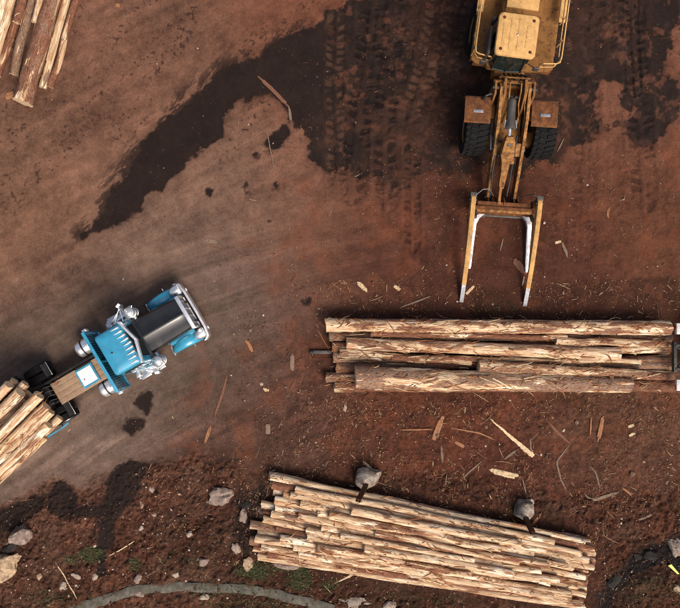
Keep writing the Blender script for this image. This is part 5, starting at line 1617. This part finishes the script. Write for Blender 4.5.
def litter():
    rn = random.Random(99)
    V, F, C = [], [], []
    cols = [(.24, .105, .05), (.30, .155, .08), (.22, .078, .038), (.16, .06, .03), (.46, .32, .19), (.11, .045, .027), (.06, .03, .02), (.14, .07, .042)]
    zones = [  # x0 y0 x1 y1 count, length scale, palette bias
        (300, 285, 680, 320, 1500, 1.0, 0), (318, 390, 680, 420, 1500, .9, 0), (300, 400, 680, 510, 2600, .9, 1), (240, 330, 340, 470, 1300, .75, 1),
        (150, 470, 290, 560, 1500, .8, 1), (0, 500, 150, 608, 700, .6, 1), (150, 555, 420, 608, 900, .7, 2), (575, 480, 680, 608, 1200, .8, 1),
        (430, 160, 620, 300, 1300, .55, 1), (330, 180, 470, 300, 600, .5, 1), (300, 40, 460, 180, 550, .45, 1), (560, 0, 680, 200, 260, .45, 1),
        (250, 455, 600, 540, 2600, 1.1, 0), (600, 180, 680, 300, 300, .5, 1), (0, 100, 300, 330, 160, .4, 2), (210, 230, 330, 330, 350, .5, 1),
        (140, 390, 240, 470, 300, .6, 1), (250, 540, 600, 608, 900, 1.0, 0), (0, 0, 300, 130, 140, .45, 2)]
    for x0, y0, x1, y1, n, ls, pal in zones:
        for _ in range(int(n * 1.9)):
            x, y = rn.uniform(x0 - 8, x1 + 8), rn.uniform(y0 - 5, y1 + 5)
            if vn(np.array([x / 17.]), np.array([y / 17.]), 5)[0] < rn.uniform(.2, .75): continue
            p = at(x, y)
            L_ = rn.lognormvariate(-2.95, .75) * ls * 1.15
            w = rn.uniform(.003, .009) * (1 + .3 * ls)
            a = rn.uniform(0, math.pi)
            if rn.random() < .12: L_ *= 2.0
            if rn.random() < .25: w *= 2.0; L_ *= .6
            cur = rn.uniform(-.35, .35)
            c = rn.choice(cols[:5]) if rn.random() < (.45 if pal == 0 else .2) else rn.choice(cols)
            if pal == 2 and rn.random() < .6: c = rn.choice(cols[2:])
            k = rn.uniform(.4, 1.1)
            b = len(V)
            ns = 3
            for i in range(ns + 1):
                t = i / ns - .5
                aa = a + cur * t
                cx, cy = p.x + math.cos(aa) * L_ * t, p.y + math.sin(aa) * L_ * t
                z = gz(cx, cy) + .012 + rn.uniform(0, .012) + (abs(t) * rn.uniform(0, .06) if rn.random() < .3 else 0)
                wx, wy = -math.sin(aa) * w * (1.15 - abs(t)), math.cos(aa) * w * (1.15 - abs(t))
                V += [(cx + wx, cy + wy, z), (cx, cy, z + w * .7), (cx - wx, cy - wy, z)]
                C += [(c[0] * k, c[1] * k, c[2] * k, 1)] * 3
            for i in range(ns):
                o = b + i * 3
                F += [(o, o + 1, o + 4, o + 3), (o + 1, o + 2, o + 5, o + 4)]
    bits_mesh('bark_litter', V, F, C, M['litter'], 'bark shreds and wood splinters littering the earth', 'litter')
    # pebbles and clods
    V, F, C = [], [], []
    oc = [(1, 0, 0), (-1, 0, 0), (0, 1, 0), (0, -1, 0), (0, 0, 1), (0, 0, -1), (.62, .62, .5), (-.62, .62, .5), (.62, -.62, .5), (-.62, -.62, .5)]
    of = [(0, 6, 4, 8), (2, 7, 4, 6), (1, 9, 4, 7), (3, 8, 4, 9), (0, 5, 2, 6), (2, 5, 1, 7), (1, 5, 3, 9), (3, 5, 0, 8)]
    for x0, y0, x1, y1, n, s, pale in ((0, 560, 260, 608, 420, .020, .25), (130, 470, 260, 570, 420, .02, .18), (0, 500, 150, 570, 260, .02, .10), (580, 500, 680, 608, 420, .02, .08),
                                 (300, 400, 680, 500, 700, .022, .08), (250, 545, 600, 608, 350, .02, .1), (0, 0, 300, 330, 260, .017, .05), (440, 160, 680, 320, 500, .02, .06), (220, 300, 330, 470, 350, .02, .08)):
        for _ in range(n):
            p = at(rn.uniform(x0, x1), rn.uniform(y0, y1))
            r = s * rn.lognormvariate(0, .5)
            c = (.45, .37, .30) if rn.random() < pale else rn.choice([(.10, .055, .035), (.14, .08, .05), (.07, .04, .028), (.2, .13, .09)])
            k = rn.uniform(.7, 1.15); b = len(V); a = rn.uniform(0, 6.28); sy = rn.uniform(.6, 1)
            z = gz(p.x, p.y) + r * .25
            for ox, oy, oz in oc:
                j = rn.uniform(.8, 1.2)
                ux, uy = ox * j * r, oy * j * r * sy
                V.append((p.x + ux * math.cos(a) - uy * math.sin(a), p.y + ux * math.sin(a) + uy * math.cos(a), z + oz * r * .7 * j))
                C.append((c[0] * k, c[1] * k, c[2] * k, 1))
            F += [tuple(i + b for i in f) for f in of]
    bits_mesh('pebbles', V, F, C, M['litter'], 'small pebbles and clods scattered over the earth', 'pebbles')
    # grass
    V, F, C = [], [], []
    for cx, cy, rx, ry, n in ((92, 554, 13, 8, 420), (72, 560, 8, 5, 120), (136, 564, 8, 7, 160), (255, 571, 20, 9, 650), (300, 579, 13, 12, 500), (283, 566, 10, 6, 160), (330, 585, 9, 7, 120),
                             (225, 590, 40, 8, 260), (60, 598, 40, 9, 160), (250, 605, 50, 6, 260), (650, 590, 30, 15, 220), (500, 308, 18, 7, 60), (190, 560, 30, 14, 130), (430, 600, 50, 8, 150)):
        for _ in range(n):
            a, q = rn.uniform(0, 6.28), rn.random() ** .6
            p = at(cx + math.cos(a) * q * rx, cy + math.sin(a) * q * ry)
            L_ = rn.uniform(.05, .16); d = rn.uniform(0, 6.28); w = rn.uniform(.006, .013)
            dx, dy = math.cos(d), math.sin(d)
            z = gz(p.x, p.y) - .005
            c = rn.choice([(.035, .058, .016), (.045, .066, .02), (.03, .045, .014), (.07, .075, .028), (.10, .08, .04)])
            b = len(V); k = rn.uniform(.7, 1.2)
            V += [(p.x - dy * w, p.y + dx * w, z), (p.x + dy * w, p.y - dx * w, z), (p.x + dx * L_ * .4 - dy * w * .8, p.y + dy * L_ * .4 + dx * w * .8, z + L_ * .6),
                  (p.x + dx * L_ * .4 + dy * w * .8, p.y + dy * L_ * .4 - dx * w * .8, z + L_ * .6), (p.x + dx * L_, p.y + dy * L_, z + L_ * .7)]
            C += [(c[0] * k, c[1] * k, c[2] * k, 1)] * 5
            F += [(b, b + 1, b + 3, b + 2), (b + 2, b + 3, b + 4)]
    bits_mesh('grass', V, F, C, M['grass'], 'short green grass tufts by the log heap and stones', 'grass')



def shreds():
    """shaggy bark hanging on the log heaps, laid on whatever lies there"""
    bpy.context.view_layer.update()
    dg = bpy.context.evaluated_depsgraph_get()
    rn = random.Random(31)
    V, F, C = [], [], []
    cols = [(.34, .13, .048), (.44, .22, .095), (.26, .095, .04), (.17, .062, .03), (.58, .40, .23), (.40, .19, .085)]
    def drop(x, y):
        ok, p, n, i, o, m = SC.ray_cast(dg, Vector((x, y, 3)), Vector((0, 0, -1)))
        return p.z if ok else 0.0
    for n, rect, ang, spread in ((1600, (328, 317, 672, 392), 0, .9), (1300, None, -11, .7), (150, 'load', 44.5, .7), (90, 'corner', 74, .7)):
        for _ in range(n):
            if rect is None:
                x = rn.uniform(262, 588); y = pile_line(rn.uniform(-.02, 1.02), x)
            elif rect == 'load':
                x = rn.uniform(0, 48); y = rn.uniform(390, 470) - x * .3
                if not 380 < y < 480: continue
            elif rect == 'corner':
                x = rn.uniform(0, 70); y = rn.uniform(0, 95)
                if y > 230 - 2.9 * x: continue
            else:
                x, y = rn.uniform(rect[0], rect[2]), rn.uniform(rect[1], rect[3])
            if vn(np.array([x / 15.]), np.array([y / 7.]), 15)[0] < rn.uniform(.15, .75): continue
            p = at(x, y, .7 if rect != 'load' else 2.2)
            a = R(ang) + rn.gauss(0, spread * .5)
            Ln = rn.lognormvariate(-1.75, .65); w = rn.uniform(.005, .018); cur = rn.uniform(-.8, .8)
            c = rn.choice(cols); k = rn.uniform(.6, 1.15); b = len(V); zz = None
            for i in range(5):
                t = i / 4 - .5; aa = a + cur * t
                cx, cy = p.x + math.cos(aa) * Ln * t, p.y + math.sin(aa) * Ln * t
                z = drop(cx, cy)
                zz = z if zz is None else max(z, zz - .05)
                q = zz + .012 + (rn.uniform(0, .05) if rn.random() < .3 else 0)
                ux, uy = -math.sin(aa) * w * (1.2 - abs(t)), math.cos(aa) * w * (1.2 - abs(t))
                V += [(cx + ux, cy + uy, q - .006), (cx, cy, q + w * .6), (cx - ux, cy - uy, q - .006)]
                C += [(c[0] * k, c[1] * k, c[2] * k, 1)] * 3
            for i in range(4):
                o = b + i * 3
                F += [(o, o + 1, o + 4, o + 3), (o + 1, o + 2, o + 5, o + 4)]
    bits_mesh('bark_shreds', V, F, C, M['litter'], 'shaggy bark shreds caught on top of the log heaps', 'bark shreds')


shreds()
litter()
bpy.context.view_layer.update()
